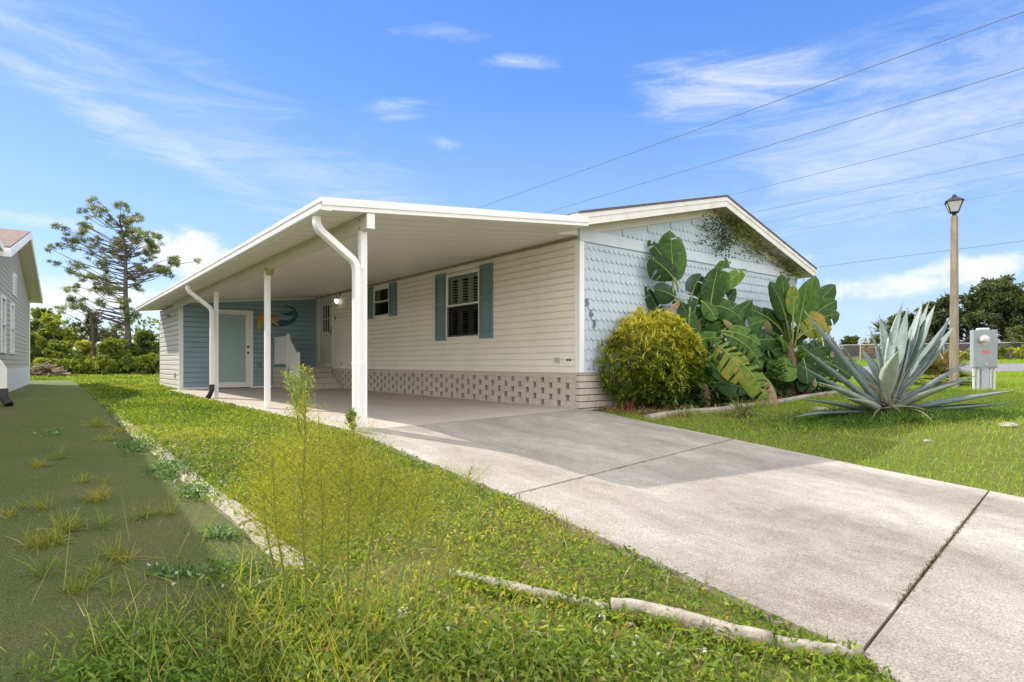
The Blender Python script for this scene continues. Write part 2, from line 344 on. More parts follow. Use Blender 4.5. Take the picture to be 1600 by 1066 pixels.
# road
def road():
    pts = []
    rd = Vector((CT, -ST, 0)); fw = Vector((ST, CT, 0)); V = []; Fc = []; n = 40
    for i in range(n+1):
        s = -6+80*i/n
        for d in (20.0+.06*s, 30.5+.06*s):
            p = Vector(CAM)+rd*s+fw*d; V.append((p.x, p.y, Tf(p.x, p.y)+.02))
    Fc = [(2*i, 2*i+2, 2*i+3, 2*i+1) for i in range(n)]
    m = mat('road_asphalt', (.16, .155, .17), .8, noise=(30, (.20, .19, .20), .4, .7))
    tag(npmesh('road', V, Fc, np.zeros(len(Fc)), m), kind='structure')
road()
#PART2
# ================================================================== the house
m_cream = mat('cream_siding', (.86, .82, .73), .55, noise=(1.6, (.80, .76, .67), .42, .7, (1, 1, .35)))
m_blue = mat('blue_siding', (.25, .37, .42), .6, noise=(2, (.21, .33, .39), .4, .7))
m_whsid = mat('white_siding', (.72, .70, .64), .5)
m_white = mat('white_paint', (.84, .83, .81), .45, noise=(3, (.74, .73, .70), .45, .8, (1, 1, .3)))
m_ceil = mat('ceiling_panel', (.80, .77, .70), .5)
m_trim = mat('white_trim', (.84, .84, .83), .45, noise=(4, (.76, .75, .72), .48, .8, (1, 1, .2)))
m_shing = mat('scallop_shingle', (.51, .59, .66), .7, noise=(2.2, (.44, .515, .57), .42, .72), bump=(30, .2, .01))
m_block = mat('concrete_block', (.58, .53, .46), .9, noise=(26, (.46, .41, .355), .4, .7), bump=(90, .6, .008), spec=.2)
m_mortar = mat('dark_mortar', (.10, .085, .075), .95)
m_roof = mat('roof_shingle', (.11, .10, .10), .9, noise=(14, (.18, .15, .14), .4, .7), bump=(60, .7, .02))
m_teal = mat('teal_shutter', (.15, .245, .255), .45)
m_glass = bpy.data.materials.new('window_glass'); m_glass.use_nodes = True
def glassy(m, tint=(.55, .6, .6)):
    nt = m.node_tree; N = nt.nodes; L = nt.links; N.clear(); o = N.new('ShaderNodeOutputMaterial'); g = N.new('ShaderNodeBsdfGlossy'); g.inputs['Roughness'].default_value = .03
    t = N.new('ShaderNodeBsdfTransparent'); t.inputs[0].default_value = (*tint, 1); f = N.new('ShaderNodeLayerWeight'); f.inputs[0].default_value = .05; x = N.new('ShaderNodeMixShader')
    L.new(f.outputs[0], x.inputs[0]); L.new(t.outputs[0], x.inputs[1]); L.new(g.outputs[0], x.inputs[2]); L.new(x.outputs[0], o.inputs[0])
glassy(m_glass)
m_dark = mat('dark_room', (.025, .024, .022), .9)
m_black = mat('black_plastic', (.015, .015, .015), .5)
m_steel = mat('brushed_metal', (.45, .44, .42), .35, .8)
m_screen = bpy.data.materials.new('insect_screen'); m_screen.use_nodes = True; glassy(m_screen, (.42, .41, .40))

house = thing('house', 'cream house with blue scalloped gable wall, attached carport and perforated block skirting', 'house', (3.5, 3, 0))
def siding(mb, org, along, L, out, z0, z1, expo, holes=(), top=None, depth=.021):
    """lapped boards on the plane through org, running 'along' for L metres. holes: (s0,s1,z0,z1)"""
    org = Vector(org); al = Vector(along).normalized(); ou = Vector(out).normalized(); z = z0
    while z < z1-1e-4:
        zt = min(z+expo, z1); zm = (z+zt)/2; segs = [(0, L)]
        for h in holes:
            if h[2]-.02 < zm < h[3]+.02:
                segs = [q for a, b in segs for q in ((a, min(b, h[0])), (max(a, h[1]), b)) if q[1]-q[0] > 1e-3]
        for a, b in segs:
            if top:   # sloping top: skip or trim the board
                a2 = max(a, top(zm)[0]); b2 = min(b, top(zm)[1])
                if b2-a2 < .02: continue
                a, b = a2, b2
            P = lambda s, zz, o: org+al*s+Vector((0, 0, zz))+ou*o
            t2 = min(zt+.02, z1); zk = z+(zt-z)*.72; dk = depth-.003
            mb.add([P(a, z+.006, depth+.001), P(b, z+.006, depth+.001), P(a, zk, dk), P(b, zk, dk), P(a, zt, .004), P(b, zt, .004), P(a, t2, .002), P(b, t2, .002),
                    P(a, z, depth), P(b, z, depth), P(a, z, depth-.003), P(b, z, depth-.003), P(a, z+.019, depth-.006), P(b, z+.019, depth-.006), P(a, z+.0195, .0045), P(b, z+.0195, .0045)],
                   [(0, 1, 3, 2), (2, 3, 5, 4), (4, 5, 7, 6), (8, 9, 1, 0), (10, 11, 9, 8), (10, 11, 13, 12), (12, 13, 15, 14)])
        z = zt
WH = 2.66
# long cream wall (x = 0), windows as real openings
Lw = 11.3
big = (2.65, 3.84, 1.21, 2.53); small = (6.40, 7.26, 1.86, 2.58); door = (10.02, 10.98, .72, 2.72)
mb = MB(); siding(mb, (0, 0, 0), (0, 1, 0), Lw, (-1, 0, 0), .56, 2.74, .111, [big, small, door]); mb.build('long_wall', m_cream, house)
# end wall backing + dark sheet in place of rooms
mb = MB()
APX, AZ, EL, ER = 3.56, 3.86, -.36, 7.22     # ridge x, ridge top z, eave left x, eave right x
zl = lambda x: 2.93+(AZ-2.93)*(x-EL)/(APX-EL) if x < APX else AZ-(AZ-2.84)*(x-APX)/(ER-APX)
mb.prism([Vector((0.004, 0, .5)), Vector((7.0, 0, .5)), Vector((7.0, 0, zl(7.0)-.19)), Vector((APX, 0, AZ-.2)), Vector((.004, 0, zl(0)-.19))], (0, 0.002, 0), (0, .1, 0))
mb.build('gable_wall', m_shing, house)
mb = MB(); mb.box(6.9, 7.0, .1, 14, .5, zl(7)-.2); mb.box(.1, 6.9, 13.9, 14, .5, 2.7); mb.build('rear_wall', m_cream, house)
mb = MB(); mb.box(.16, .18, .2, 13.8, .4, 2.7); mb.build('dark_backing', m_dark, house)  # dark sheet behind the panes: the unlit rooms' shade as its colour
# window reveals so that no gap shows between the siding and the room
def reveal(h, t=.16):
    y0, y1, z0, z1 = h; m = MB(); m.box(.0, t, y0-.03, y0, z0-.03, z1+.03); m.box(0, t, y1, y1+.03, z0-.03, z1+.03); m.box(0, t, y0, y1, z0-.03, z0); m.box(0, t, y0, y1, z1, z1+.03); return m
for h in (big, small, door): reveal(h).build('window_reveal' if h is not door else 'door_reveal', m_white, house)
# scallop shingles
def scallops(mb, x0, x1, z0, z1, wd, hh, clip=None, rows0=0):
    r = 0; z = z0; rr = random.Random(3)
    while z < z1:
        x = x0-(wd/2 if r % 2 else 0)
        while x < x1-.01:
            a = max(x+.0012, x0); b = min(x+wd-.0012, x1); c = (a+b)/2; rad = wd/2-.0012
            if b-a > wd*.3 and (clip is None or z+hh*.85 < clip(c)):
                zt = min(z+hh+.02, z1)
                if clip: zt = min(zt, clip(c))
                k = rr.uniform(-.0015, .0015); arc = [(c+rad*math.cos(math.pi+math.pi*i/8), z+rad+rad*math.sin(math.pi+math.pi*i/8)) for i in range(9)]
                arc = [(min(max(p, a), b), q) for p, q in arc]
                f = lambda q: -(.021+k)+(.017)*min(1, (q-z)/hh)
                out = [(a, zt), *arc, (b, zt)]; n = len(out)
                mb.add([(p, f(q), q) for p, q in out]+[(p, min(f(q)+.012, -.0005), q) for p, q in out], [tuple(range(n))]+[(i, i+n, (i+1) % n+n, (i+1) % n) for i in range(n)])
            x += wd
        z += hh; r += 1
mb = MB()
scallops(mb, .07, 7.0, .60, 2.62, .118, .159)
scallops(mb, .3, 6.9, 2.815, 3.75, .118, .159, clip=lambda x: zl(x)-.30)
mb.build('scallop_shingles', m_shing, house)
mb = MB(); mb.box(-.02, 7.02, -.035, -.0, 2.625, 2.81); mb.box(.07, 7.0, -.03, 0, .565, .60); mb.build('gable_band', mat('pale_blue_trim', (.60, .66, .72), .6, noise=(3, (.52, .58, .63), .45, .75)), house)
mb = MB(); mb.box(-.028, .075, -.04, .075, .565, 2.62); mb.build('corner_trim', m_trim, house, bevel=.004)
# frieze boards under the rake
mb = MB()
for xa, xb in ((.0, APX), (APX, 7.0)):
    s = 1 if xa < APX else -1
    mb.prism([Vector((xa, 0, zl(xa)-.30)), Vector((xb, 0, zl(xb)-.30)), Vector((xb, 0, zl(xb)-.155)), Vector((xa, 0, zl(xa)-.155))], (0, -.03, 0), (0, -.001, 0))
mb.build('frieze_board', mat('frieze_paint', (.66, .62, .53), .55), house)
# roof planes, soffit, rake boards
mb = MB(); YF = -.34; YB = 14.2
for xa, xb in ((EL, APX), (APX, ER)):
    mb.prism([Vector((xa, 0, zl(xa)-.0)), Vector((xb, 0, zl(xb))), Vector((xb, 0, zl(xb)+.035)), Vector((xa, 0, zl(xa)+.035))], (0, YF-.03, 0), (0, YB, 0))
mb.build('roof', m_roof, house)
mb = MB()
for xa, xb in ((EL, APX), (APX, ER)):
    mb.prism([Vector((xa, 0, zl(xa)-.15)), Vector((xb, 0, zl(xb)-.15)), Vector((xb, 0, zl(xb)-.005)), Vector((xa, 0, zl(xa)-.005))], (0, YF+.02, 0), (0, YB-.03, 0))
mb.build('soffit', mat('soffit_paint', (.60, .55, .44), .6, noise=(4, (.45, .40, .28), .45, .75)), house)
mb = MB()
for xa, xb in ((EL-.02, APX), (APX, ER+.02)):
    a = Vector((xa, 0, zl(xa)-.185)); b = Vector((xb, 0, zl(xb)-.185)); c = Vector((xb, 0, zl(xb)-.004)); d = Vector((xa, 0, zl(xa)-.004))
    mb.prism([a, b, c, d], (0, YF-.005, 0), (0, YF+.018, 0))
    mb.prism([a+Vector((0, 0, .11)), b+Vector((0, 0, .11)), c, d], (0, YF-.018, 0), (0, YF-.006, 0))
mb.build('rake_board', mat('rake_paint', (.80, .78, .74), .5, noise=(3, (.66, .62, .54), .45, .75)), house)
mb = MB(); mb.box(EL-.03, EL, YF, YB, zl(EL)-.16, zl(EL)-.005); mb.build('eave_fascia', m_trim, house); mb = MB(); mb.box(ER, ER+.03, YF, YB, zl(ER)-.16, zl(ER)-.005); mb.build('eave_fascia', m_trim, house)
# perforated block skirting along the long wall
mb = MB(); rows = [(.02, .105), (.115, .20), (.21, .295), (.305, .39), (.40, .47)]; rr = random.Random(5)
SK = .09
def srow(z0, z1, off, y0, y1):
    hs = []
    c = off
    while c < y1: hs.append(c); c += .40
    prev = y0
    for c in hs:
        a = c-.043
        if a > prev: 
            mb.box(-.01, SK, prev+.002, a, z0, z1)
        prev = c+.043
    mb.box(-.01, SK, prev, y1, z0, z1)
ym = 10.0
for k, (z0, z1) in enumerate(rows): srow(z0, z1+.0105, .26 if k % 2 == 1 else .46, .072, ym)
mb.box(-.01, SK, .072, 11.3, .4805, .558); mb.box(-.01, SK, .072, 11.3, -.1, .0195)
mb.build('perforated_skirting', m_block, house, bevel=.003)
mb = MB()
for k, (z0, z1) in enumerate(rows):   # mortar seams, a hair proud
    y = .07 if k % 2 else .27
    while y < 9.2:
        if rr.random() < .8: mb.box(-.0115, -.009, y, y+.005, z0+.002, z1)
        y += .40
    mb.box(-.0112, -.009, .072, 9.3, z1+.004, z1+.008)
mb.build('skirting_joints', mat('joint_mortar', (.36, .32, .27), .95), house)
mb = MB(); mb.box(.35, .4, .1, 11, -.1, .5); mb.build('crawl_space_backing', mat('crawl_space_dark', (.10, .085, .07), .95), house)  # shade behind the block openings put into this sheet's dark colour
# brick end skirting
mb = MB(); z = -.1; k = 0
while z < .5:
    x = 0.0 if k % 2 else -.19
    while x < 7.0:
        a = max(0, x)+.0; b = min(7.0, x+.372)
        if b > a: mb.box(a-(.01 if a == 0 else 0), b, -.012-rr.uniform(0, .004), .07, z+.006, z+.096)
        x += .38
    z += .104; k += 1
mb.build('brick_skirting', m_block, house, bevel=.004)
mb = MB(); mb.box(.0, 7.0, -.004, .05, -.1, .553); mb.build('mortar_backing', m_mortar, house)
mb = MB(); mb.box(-.012, 7.0, -.014, .07, .527, .562); mb.build('brick_cap', m_block, house, bevel=.003)

def sash_window(h, name, sill=True, shutters=True, blinds=False, sw=.42):
    y0, y1, z0, z1 = h; zm = (z0+z1)/2+.0
    fr = MB(); f = .035
    fr.box(-.035, .02, y0, y1, z0, z0+f); fr.box(-.035, .02, y0, y1, z1-f, z1); fr.box(-.036, .02, y0, y0+f, z0+f, z1-f); fr.box(-.036, .02, y1-f, y1, z0+f, z1-f)
    wn = fr.build('window', m_white, house, bevel=.003)
    s = MB(); g = .022; a, b = y0+f, y1-f
    for (c, d, x) in ((zm, z1-f, -.02), (z0+f, zm-.0, .0)):
        s.box(x-.008, x+.012, a, a+g, c, d); s.box(x-.008, x+.012, b-g, b, c, d); s.box(x-.009, x+.013, a+g, b-g, c, c+g+.006); s.box(x-.009, x+.013, a+g, b-g, d-g, d)
    s.build('sash', m_white, wn)
    p = MB(); p.add([(-.016, a+g, zm+g), (-.016, b-g, zm+g), (-.016, b-g, z1-f-g), (-.016, a+g, z1-f-g)], [(0, 1, 2, 3)]); p.build('pane', m_glass, wn)
    p = MB(); p.add([(.003, a+g, z0+f+g), (.003, b-g, z0+f+g), (.003, b-g, zm-g), (.003, a+g, zm-g)], [(0, 1, 2, 3)]); p.build('pane', m_glass, wn)
    p = MB(); p.add([(-.025, a, z0+f), (-.025, b, z0+f), (-.025, b, zm-.003), (-.025, a, zm-.003)], [(0, 1, 2, 3)]); p.build('insect_screen', m_screen, wn)
    if blinds:
        q = MB(); n = 3; pw = (b-a)/n
        for i in range(n):
            ya = a+pw*i; yb = ya+pw
            for (c, d) in ((z0+f, zm-.03), (zm+.0, z1-f)):
                q.box(.045, .065, ya+.002, ya+.085, c, d); q.box(.045, .065, yb-.085, yb-.002, c, d); q.box(.0455, .0645, ya+.085, yb-.085, c, c+.06); q.box(.0455, .0645, ya+.085, yb-.085, d-.09, d)
                z = c+.085
                while z < d-.11:
                    q.box(-.02, .02, ya+.085, yb-.085, -.004, .004, Matrix.Translation((.055, 0, z)) @ Matrix.Rotation(R(20), 4, 'Y')); z += .056
        q.build('plantation_shutter', mat('plantation_shutter_paint', (.72, .69, .60), .5), wn)
    if shutters:
        zs0, zs1 = z0-.03, z1+.05
        for ya, yb in ((y1+.005, y1+.005+sw), (y0-.005-sw, y0-.005)):
            q = MB(); q.box(-.024, -.016, ya, yb, zs0, zs1); t = .055; zc = zs0+(zs1-zs0)*.55
            for (c, d, e, g2) in ((ya, ya+t, zs0, zs1), (yb-t, yb, zs0, zs1)): q.box(-.046, -.0245, c, d, e, g2)
            for e, g2 in ((zs0, zs0+.09), (zc-.04, zc+.04), (zs1-.09, zs1)): q.box(-.0455, -.0242, ya+t, yb-t, e, g2)
            for e, g2 in ((zs0+.12, zc-.07), (zc+.07, zs1-.12)): q.box(-.036, -.0243, ya+t+.03, yb-t-.03, e, g2)
            q.build('shutter', m_teal, house, bevel=.006)
    return wn
sash_window(big, 'w', blinds=True)
sash_window(small, 'w', sw=.38)
# entry door
d0, d1, dz0, dz1 = door
mb = MB(); mb.box(-.03, .02, d0-.07, d0, dz0, dz1+.04); mb.box(-.03, .02, d1, d1+.06, dz0, dz1+.04); mb.box(-.029, .02, d0, d1, dz1-.04, dz1+.04); mb.build('door_frame', m_white, house, bevel=.003)
mb = MB(); mb.box(.01, .05, d0, d1, dz0, dz1-.04); ed = mb.build('entry_door', mat('door_paint', (.70, .68, .64), .45), house)
mb = MB(); ly0, ly1, lz0, lz1 = d0+.22, d1-.22, 1.62, 2.42
mb.box(.004, .0095, ly0, ly1, lz0, lz1); mb.build('pane', mat('dark_door_glass', (.03, .04, .045), .08), ed)
mb = MB()
for i in range(4): y = ly0+(ly1-ly0)*i/3; mb.box(-.006, .0035, y-.012, y+.012, lz0-.02, lz1+.02)
for i in (0, 2, 4): z = lz0+(lz1-lz0)*i/4; mb.box(-.0055, .0033, ly0, ly1, z-.012, z+.012)
mb.build('muntin', m_white, ed)
mb = MB(); mb.tube([(.01, d0+.09, 1.62), (-.05, d0+.09, 1.62), (-.055, d0+.16, 1.61)], .013); mb.box(-.012, .009, d0+.065, d0+.115, 1.55, 1.78); mb.build('door_handle', m_black, ed)
mb = MB(); mb.box(-.028, -.012, 9.74, 9.80, 1.94, 2.06); mb.build('doorbell', m_black, house, bevel=.006)
mb = MB(); mb.box(-.028, -.012, 9.28, 9.34, .68, .72); mb.build('hose_bib', m_black, house)
# wall lamp, lit
mb = MB(); mb.tube([(-.014, 9.42, 2.62), (-.035, 9.42, 2.62)], .05, 12); mb.tube([(-.03, 9.42, 2.64), (-.09, 9.42, 2.66), (-.12, 9.42, 2.6), (-.12, 9.42, 2.56)], .012); mb.tube([(-.12, 9.42, 2.57), (-.12, 9.42, 2.50)], [.02, .06], 12)
wl = mb.build('wall_lamp', m_steel, house)
me_l = bpy.data.materials.new('lit_lamp_glass'); me_l.use_nodes = True; b = me_l.node_tree.nodes['Principled BSDF']; b.inputs['Emission Color'].default_value = (1, .93, .8, 1); b.inputs['Emission Strength'].default_value = .9
mb = MB(); mb.tube([(-.12, 9.42, 2.51), (-.12, 9.42, 2.46), (-.12, 9.42, 2.40), (-.12, 9.42, 2.37)], [.05, .066, .05, .01], 12); mb.build('lamp_glass', me_l, wl, smooth=True)
# outlets
mb = MB(); mb.box(-.026, -.012, .42, .55, .72, .80); mb.build('outlet_cover', mat('grey_plastic', (.42, .42, .40), .5), house, bevel=.004)
for y in (.16, .22): mb = MB(); mb.box(-.022, -.012, y, y+.045, .745, .785); mb.build('outlet_plate', mat('dark_grey_plastic', (.10, .10, .10), .5), house, bevel=.004)
# house number
def digit(ch, x, z, size):
    cu = bpy.data.curves.new('n', 'FONT'); cu.body = ch; cu.size = size; cu.extrude = .008; cu.bevel_depth = .0025; cu.align_x = 'CENTER'
    tmp = bpy.data.objects.new('n', cu); C.objects.link(tmp); dg = bpy.context.evaluated_depsgraph_get(); me = bpy.data.meshes.new_from_object(tmp.evaluated_get(dg)); bpy.data.objects.remove(tmp)
    me.transform(Matrix.Translation((x, -.035, z)) @ Matrix.Rotation(R(90), 4, 'X')); me.materials.clear(); me.materials.append(mat('number_metal', (.24, .24, .29), .45, .3))
    o = bpy.data.objects.new('number', me); C.objects.link(o); o.parent = house; o.matrix_parent_inverse = house.matrix_basis.inverted(); return o
for ch, px, py in (('5', 917.5, 478), ('6', 924, 495), ('3', 928.5, 511)):
    p = onY(px, py, -.03); digit(ch, p.x, p.z, .165)

# ------------------------------------------------------------------ carport
XL = -4.34; YR0 = -.65; YR1 = 14.6; zc = lambda x: 2.72+.1*x
mb = MB()
def roofpanel(mb, x0, x1, y0, y1, lo, hi): mb.prism([Vector((x0, 0, zc(x0)+lo)), Vector((x1, 0, zc(x1)+lo)), Vector((x1, 0, zc(x1)+hi)), Vector((x0, 0, zc(x0)+hi))], (0, y0, 0), (0, y1, 0))
roofpanel(mb, XL+.12, -.46, YR0+.02, .0, .0, .11); roofpanel(mb, XL+.12, -.012, .0, YR1, .0, .09)
mb.build('carport_roof', m_ceil, house)
mb = MB(); y = YR0+.3
while y < YR1-.3: roofpanel(mb, XL+.13, -.03 if y > 0 else -.47, y, y+.014, -.0035, -.001); y += .305
mb.build('ceiling_seams', mat('seam', (.72, .69, .62), .6), house)
mb = MB()   # front fascia with three ribs
for lo, hi, o in ((-.002, .045, .0), (.045, .085, .012), (.085, .128, .0)): mb.prism([Vector((XL, 0, zc(XL)+lo)), Vector((-.46, 0, zc(-.46)+lo)), Vector((-.46, 0, zc(-.46)+hi)), Vector((XL, 0, zc(XL)+hi))], (0, YR0-o, 0), (0, YR0+.02, 0))
mb.build('front_fascia', m_white, house, bevel=.003)
mb = MB()   # side gutter
g = [(0, 0), (.105, 0), (.105, .125), (.098, .125), (.098, .008), (.006, .008), (.006, .125), (-.012, .125), (-.012, .085), (0, .085), (0, .045), (-.008, .042), (-.008, .012)]
zb = zc(XL)-.002
mb.prism([Vector((XL+a, 0, zb+b)) for a, b in g], (0, YR0+.002, 0), (0, YR1, 0)); mb.box(XL, XL+.1, YR0-.001, YR0+.004, zb, zb+.12); mb.box(XL, XL+.1, YR1, YR1+.005, zb, zb+.12)
mb.build('gutter', m_white, house)
mb = MB(); mb.box(-.03, -.012, .02, 11.3, 2.665, 2.705); mb.build('ceiling_trim', mat('brown_joint', (.30, .25, .18), .7), house)
# beam
XB = -3.79; bz1 = zc(XB)-.002; bz0 = bz1-.165
mb = MB(); mb.box(XB-.04, XB+.04, -.60, 11.3, bz0, bz1); mb.build('beam', mat('beam_paint', (.60, .57, .50), .5), house, bevel=.003)
mb = MB(); mb.box(XB-.045, XB+.045, -.635, -.60, bz0-.005, bz1-.004); mb.build('beam_cap', m_white, house, bevel=.004)
for y in (-.42, 3.12, 6.62):
    for dz in (.03, .12): mb = MB(); mb.tube([(XB-.041, y-.012, bz0+dz), (XB-.048, y-.012, bz0+dz)], .008, 8); mb.build('bolt', m_black, house)
for y, lab in ((-.42, None), (3.12, None), (6.62, None)):
    mb = MB(); mb.box(XB-.038, XB+.038, y-.038, y+.038, .003, bz0); mb.box(XB-.012, XB+.012, y-.042, y-.039, .01, bz0-.01)
    mb.build('post', m_trim, house, bevel=.005)
mb = MB(); mb.tube([(XB, 3.08, bz0+.02), (XB, 3.0, bz0-.02), (XB, 2.98, bz0-.07)], [.05, .07, .05], 10); mb.tube([(XB, 3.07, bz0+.09), (XB, 3.05, bz0-.02)], .03); mb.build('flood_light', mat('yellowed_plastic', (.42, .34, .12), .6), house, smooth=True)
def spout(yg, path_y, zend, name='downspout'):
    """square-section corrugated downspout from the gutter to the ground beside the post"""
    xs = XL+.055; xd = XB-.095; zt = zb; yd = path_y; P = [(xs, yg, zt+.01)]
    for i in range(9):
        a = i/8*R(58); P.append((xs+.16*(1-math.cos(a)), yg+(yd-yg)*.12*(i/8), zt-.05-.16*math.sin(a)))
    q = Vector(P[-1]); e = Vector((xd-.10, yd-(yd-yg)*.08, zt-.05-.16*math.sin(R(58))-.10)); 
    for i in range(9):
        a = R(58)-i/8*R(58); P.append((xd-.16*(1-math.cos(a)), yd-(yd-yg)*.1*(1-i/8), e.z-.13-.16*(math.sin(R(58))-math.sin(a))*1.0))
    z0 = P[-1][2]; P.append((xd, yd, z0-.1)); P.append((xd, yd, zend))
    m_ = MB(); m_.tube(P, .05, sq=(.034, .047)); o = m_.build(name, m_white, house, bevel=.008); return xd, yd
sx, sy = spout(-.36, -.47, .02)
spout(6.72, 6.55, .26)
mb = MB(); mb.tube([(XB-.095, 6.55, .28), (XB-.10, 6.54, .16), (XB-.16, 6.46, .05), (XB-.22, 6.38, .0)], .06, sq=(.042, .06)); mb.build('spout_boot', m_black, house, bevel=.01)
for z in (1.75, .7): mb = MB(); mb.box(sx-.037, sx+.06, sy-.05, sy+.05, z, z+.02); mb.build('spout_strap', m_white, house)
# ------------------------------------------------------------------ shed end (attached)
SX = -3.68; SY = 11.3
sd_h = (.90, 1.76, .0, 2.13)   # along from x=-3.68
mb = MB(); siding(mb, (SX, SY, 0), (1, 0, 0), -SX, (0, -1, 0), .06, 2.72, .137, [(.905, 1.755, 0, 2.13)], top=lambda z: (max(0, (z-(zc(SX)))/.1), 9), depth=.028)
mb.box(SX, 0, SY+.004, SY+.1, 0, .06)
mb.prism([Vector((SX+.01, 0, .05)), Vector((SX+.9, 0, .05)), Vector((SX+.9, 0, zc(SX+.9)-.003)), Vector((SX+.01, 0, zc(SX+.01)-.003))], (0, SY+.006, 0), (0, SY+.1, 0))
mb.prism([Vector((SX+1.76, 0, .05)), Vector((0, 0, .05)), Vector((0, 0, zc(0)-.003)), Vector((SX+1.76, 0, zc(SX+1.76)-.003))], (0, SY+.006, 0), (0, SY+.1, 0))
mb.build('blue_wall', m_blue, house)
mb = MB(); siding(mb, (SX, SY, 0), (0, 1, 0), 3.25, (-1, 0, 0), -.02, 2.30, .137, depth=.028); mb.box(SX+.004, SX+.1, SY+.02, SY+3.25, -.1, 2.33); mb.box(SX, 0, SY+3.15, SY+3.25, -.1, 2.33); mb.build('shed_side_wall', m_whsid, house)
mb = MB(); mb.box(SX-.028, SX+.07, SY-.03, SY+.07, -.02, zc(SX)-.004); mb.build('shed_corner_trim', m_trim, house); mb = MB(); mb.box(SX-.028, SX+.05, SY+3.2, SY+3.28, -.02, 2.32); mb.build('shed_corner_trim', m_trim, house)
mb = MB(); mb.prism([Vector((SX+.07, 0, zc(SX+.07)-.05)), Vector((0, 0, zc(0)-.05)), Vector((0, 0, zc(0)-.006)), Vector((SX+.07, 0, zc(SX+.07)-.006))], (0, SY-.032, 0), (0, SY-.021, 0)); mb.build('wall_trim', m_trim, house)
for xa, xb in ((SX+.07, SX+.82), (SX+1.86, -1.3)): mb = MB(); mb.box(xa, xb, SY-.025, SY, .004, .055); mb.build('wall_trim', m_trim, house)
mb = MB(); mb.box(SX-.05, SX-.02, SY+.5, SY+.62, .3, .45); mb.build('outlet_cover', mat('grey_plastic'), house, bevel=.005)
mb = MB(); mb.tube([(SX-.02, SY+1.5, 2.08), (SX-.12, SY+1.45, 2.06), (SX-.16, SY+1.3, 2.0)], [.03, .04, .05], 8); mb.build('flood_light', m_whsid, house, smooth=True)
# shed door
a = SX+.83; b = SX+1.84
mb = MB(); mb.box(a, a+.085, SY-.04, SY+.05, .004, 2.2); mb.box(b-.085, b, SY-.04, SY+.05, .004, 2.2); mb.box(a+.085, b-.085, SY-.039, SY+.05, 2.12, 2.2); mb.build('shed_door_frame', m_trim, house, bevel=.004)
mb = MB(); mb.box(a+.09, b-.09, SY-.01, SY+.03, .02, 2.12)
sdr = mb.build('shed_door', m_white, house)
mb = MB(); mb.box(a+.09, b-.2, SY-.016, SY-.0105, .18, 2.08); mb.build('door_panel', mat('pale_teal_panel', (.33, .45, .45), .45, noise=(1.5, (.29, .42, .43), .4, .7)), sdr, bevel=.004)
for z, nm in ((1.0, 'door_knob'), (1.17, 'deadbolt')): mb = MB(); mb.tube([(b-.135, SY-.01, z), (b-.135, SY-.04, z), (b-.135, SY-.065, z)], [.03, .018, .028], 10); mb.build(nm, m_black, sdr)
mb = MB(); mb.box(a+.09, b-.09, SY-.05, SY-.012, .004, .03); mb.build('threshold', m_black, house)
mb = MB(); mb.box(-1.74, -1.63, SY-.04, SY-.018, .62, .74); mb.build('outlet_cover', mat('blue_grey_plastic', (.16, .22, .25), .5), house, bevel=.006)
mb = MB(); roofpanel(mb, XL+.12, -.02, YR1-.01, YR1+.02, -.0, .1); mb.build('rear_fascia', m_white, house)

# ------------------------------------------------------------------ steps with railing
steps = thing('entry_steps', 'pale block steps with white picket railing leading up to the entry door under the carport', 'steps', (-.6, 10.2, 0))
rr = random.Random(9)
def brickrun(mb, x0, x1, y0, y1, z0, z1, off):
    x = x0-off
    while x < x1:
        a = max(x, x0); b = min(x+.372, x1)
        if b > a+.02: mb.box(a, b, y0+rr.uniform(0, .004), y1, z0+.008, z1)
        x += .38
mb = MB(); core = MB()
for k, (yf, xl, xr) in enumerate(((9.25, -1.3, .0), (9.6, -1.3, .0), (9.95, -1.3, .0), (10.0, -1.3, -.0))):
    z0 = .145*k; z1 = z0+.14
    brickrun(mb, -1.28, -.03, yf, yf+.4 if k < 3 else SY-.03, z0, z1, .19*(k % 2))
    core.box(-1.27, -.035, yf+.008, SY-.04, z0, z1-.01)
    y = yf
    # left side face
    yy = yf-.1*(k % 2)
    while yy < SY-.03:
        a = max(yy, yf); b = min(yy+.372, SY-.03)
        if b > a+.02: mb.box(-1.284, -1.1, a, b, z0+.008, z1)
        yy += .38
mb.build('masonry', m_block, steps, bevel=.004)
core.build('mortar', m_mortar, steps)
mb = MB()
for k, yf in enumerate((9.25, 9.6, 9.95)): mb.box(-1.3, -.02, yf-.02, yf+.36 if k < 2 else SY-.035, .145*k+.141+(.145 if k == 2 else 0), .145*k+.156+(.145 if k == 2 else 0))
mb.build('treads', mat('pale_tread', (.56, .51, .45), .85), steps, bevel=.004)
mb = MB(); X0 = -1.25
mb.box(X0-.02, X0+.02, 10.08, 11.26, 1.42, 1.46); mb.box(X0-.015, X0+.015, 10.08, 11.26, .68, .71)
y = 10.16
while y < 11.24: mb.box(X0-.011, X0+.011, y, y+.032, .71, 1.42); y += .062
mb.box(X0-.04, X0+.04, 10.0, 10.08, .45, 1.52); mb.box(X0-.04, X0+.04, 9.2, 9.28, .0, 1.0)
mb.prism([Vector((X0-.02, 10.0, 1.44)), Vector((X0-.02, 10.0, 1.40)), Vector((X0-.02, 9.28, .90)), Vector((X0-.02, 9.28, .94))], (0, 0, 0), (.04, 0, 0))
y = 9.31
while y < 9.98: zt = .90+(y-9.28)*.69; mb.box(X0-.011, X0+.011, y, y+.032, .16+(y-9.28)*.42, zt+.01); y += .062
mb.build('railing', m_white, steps)

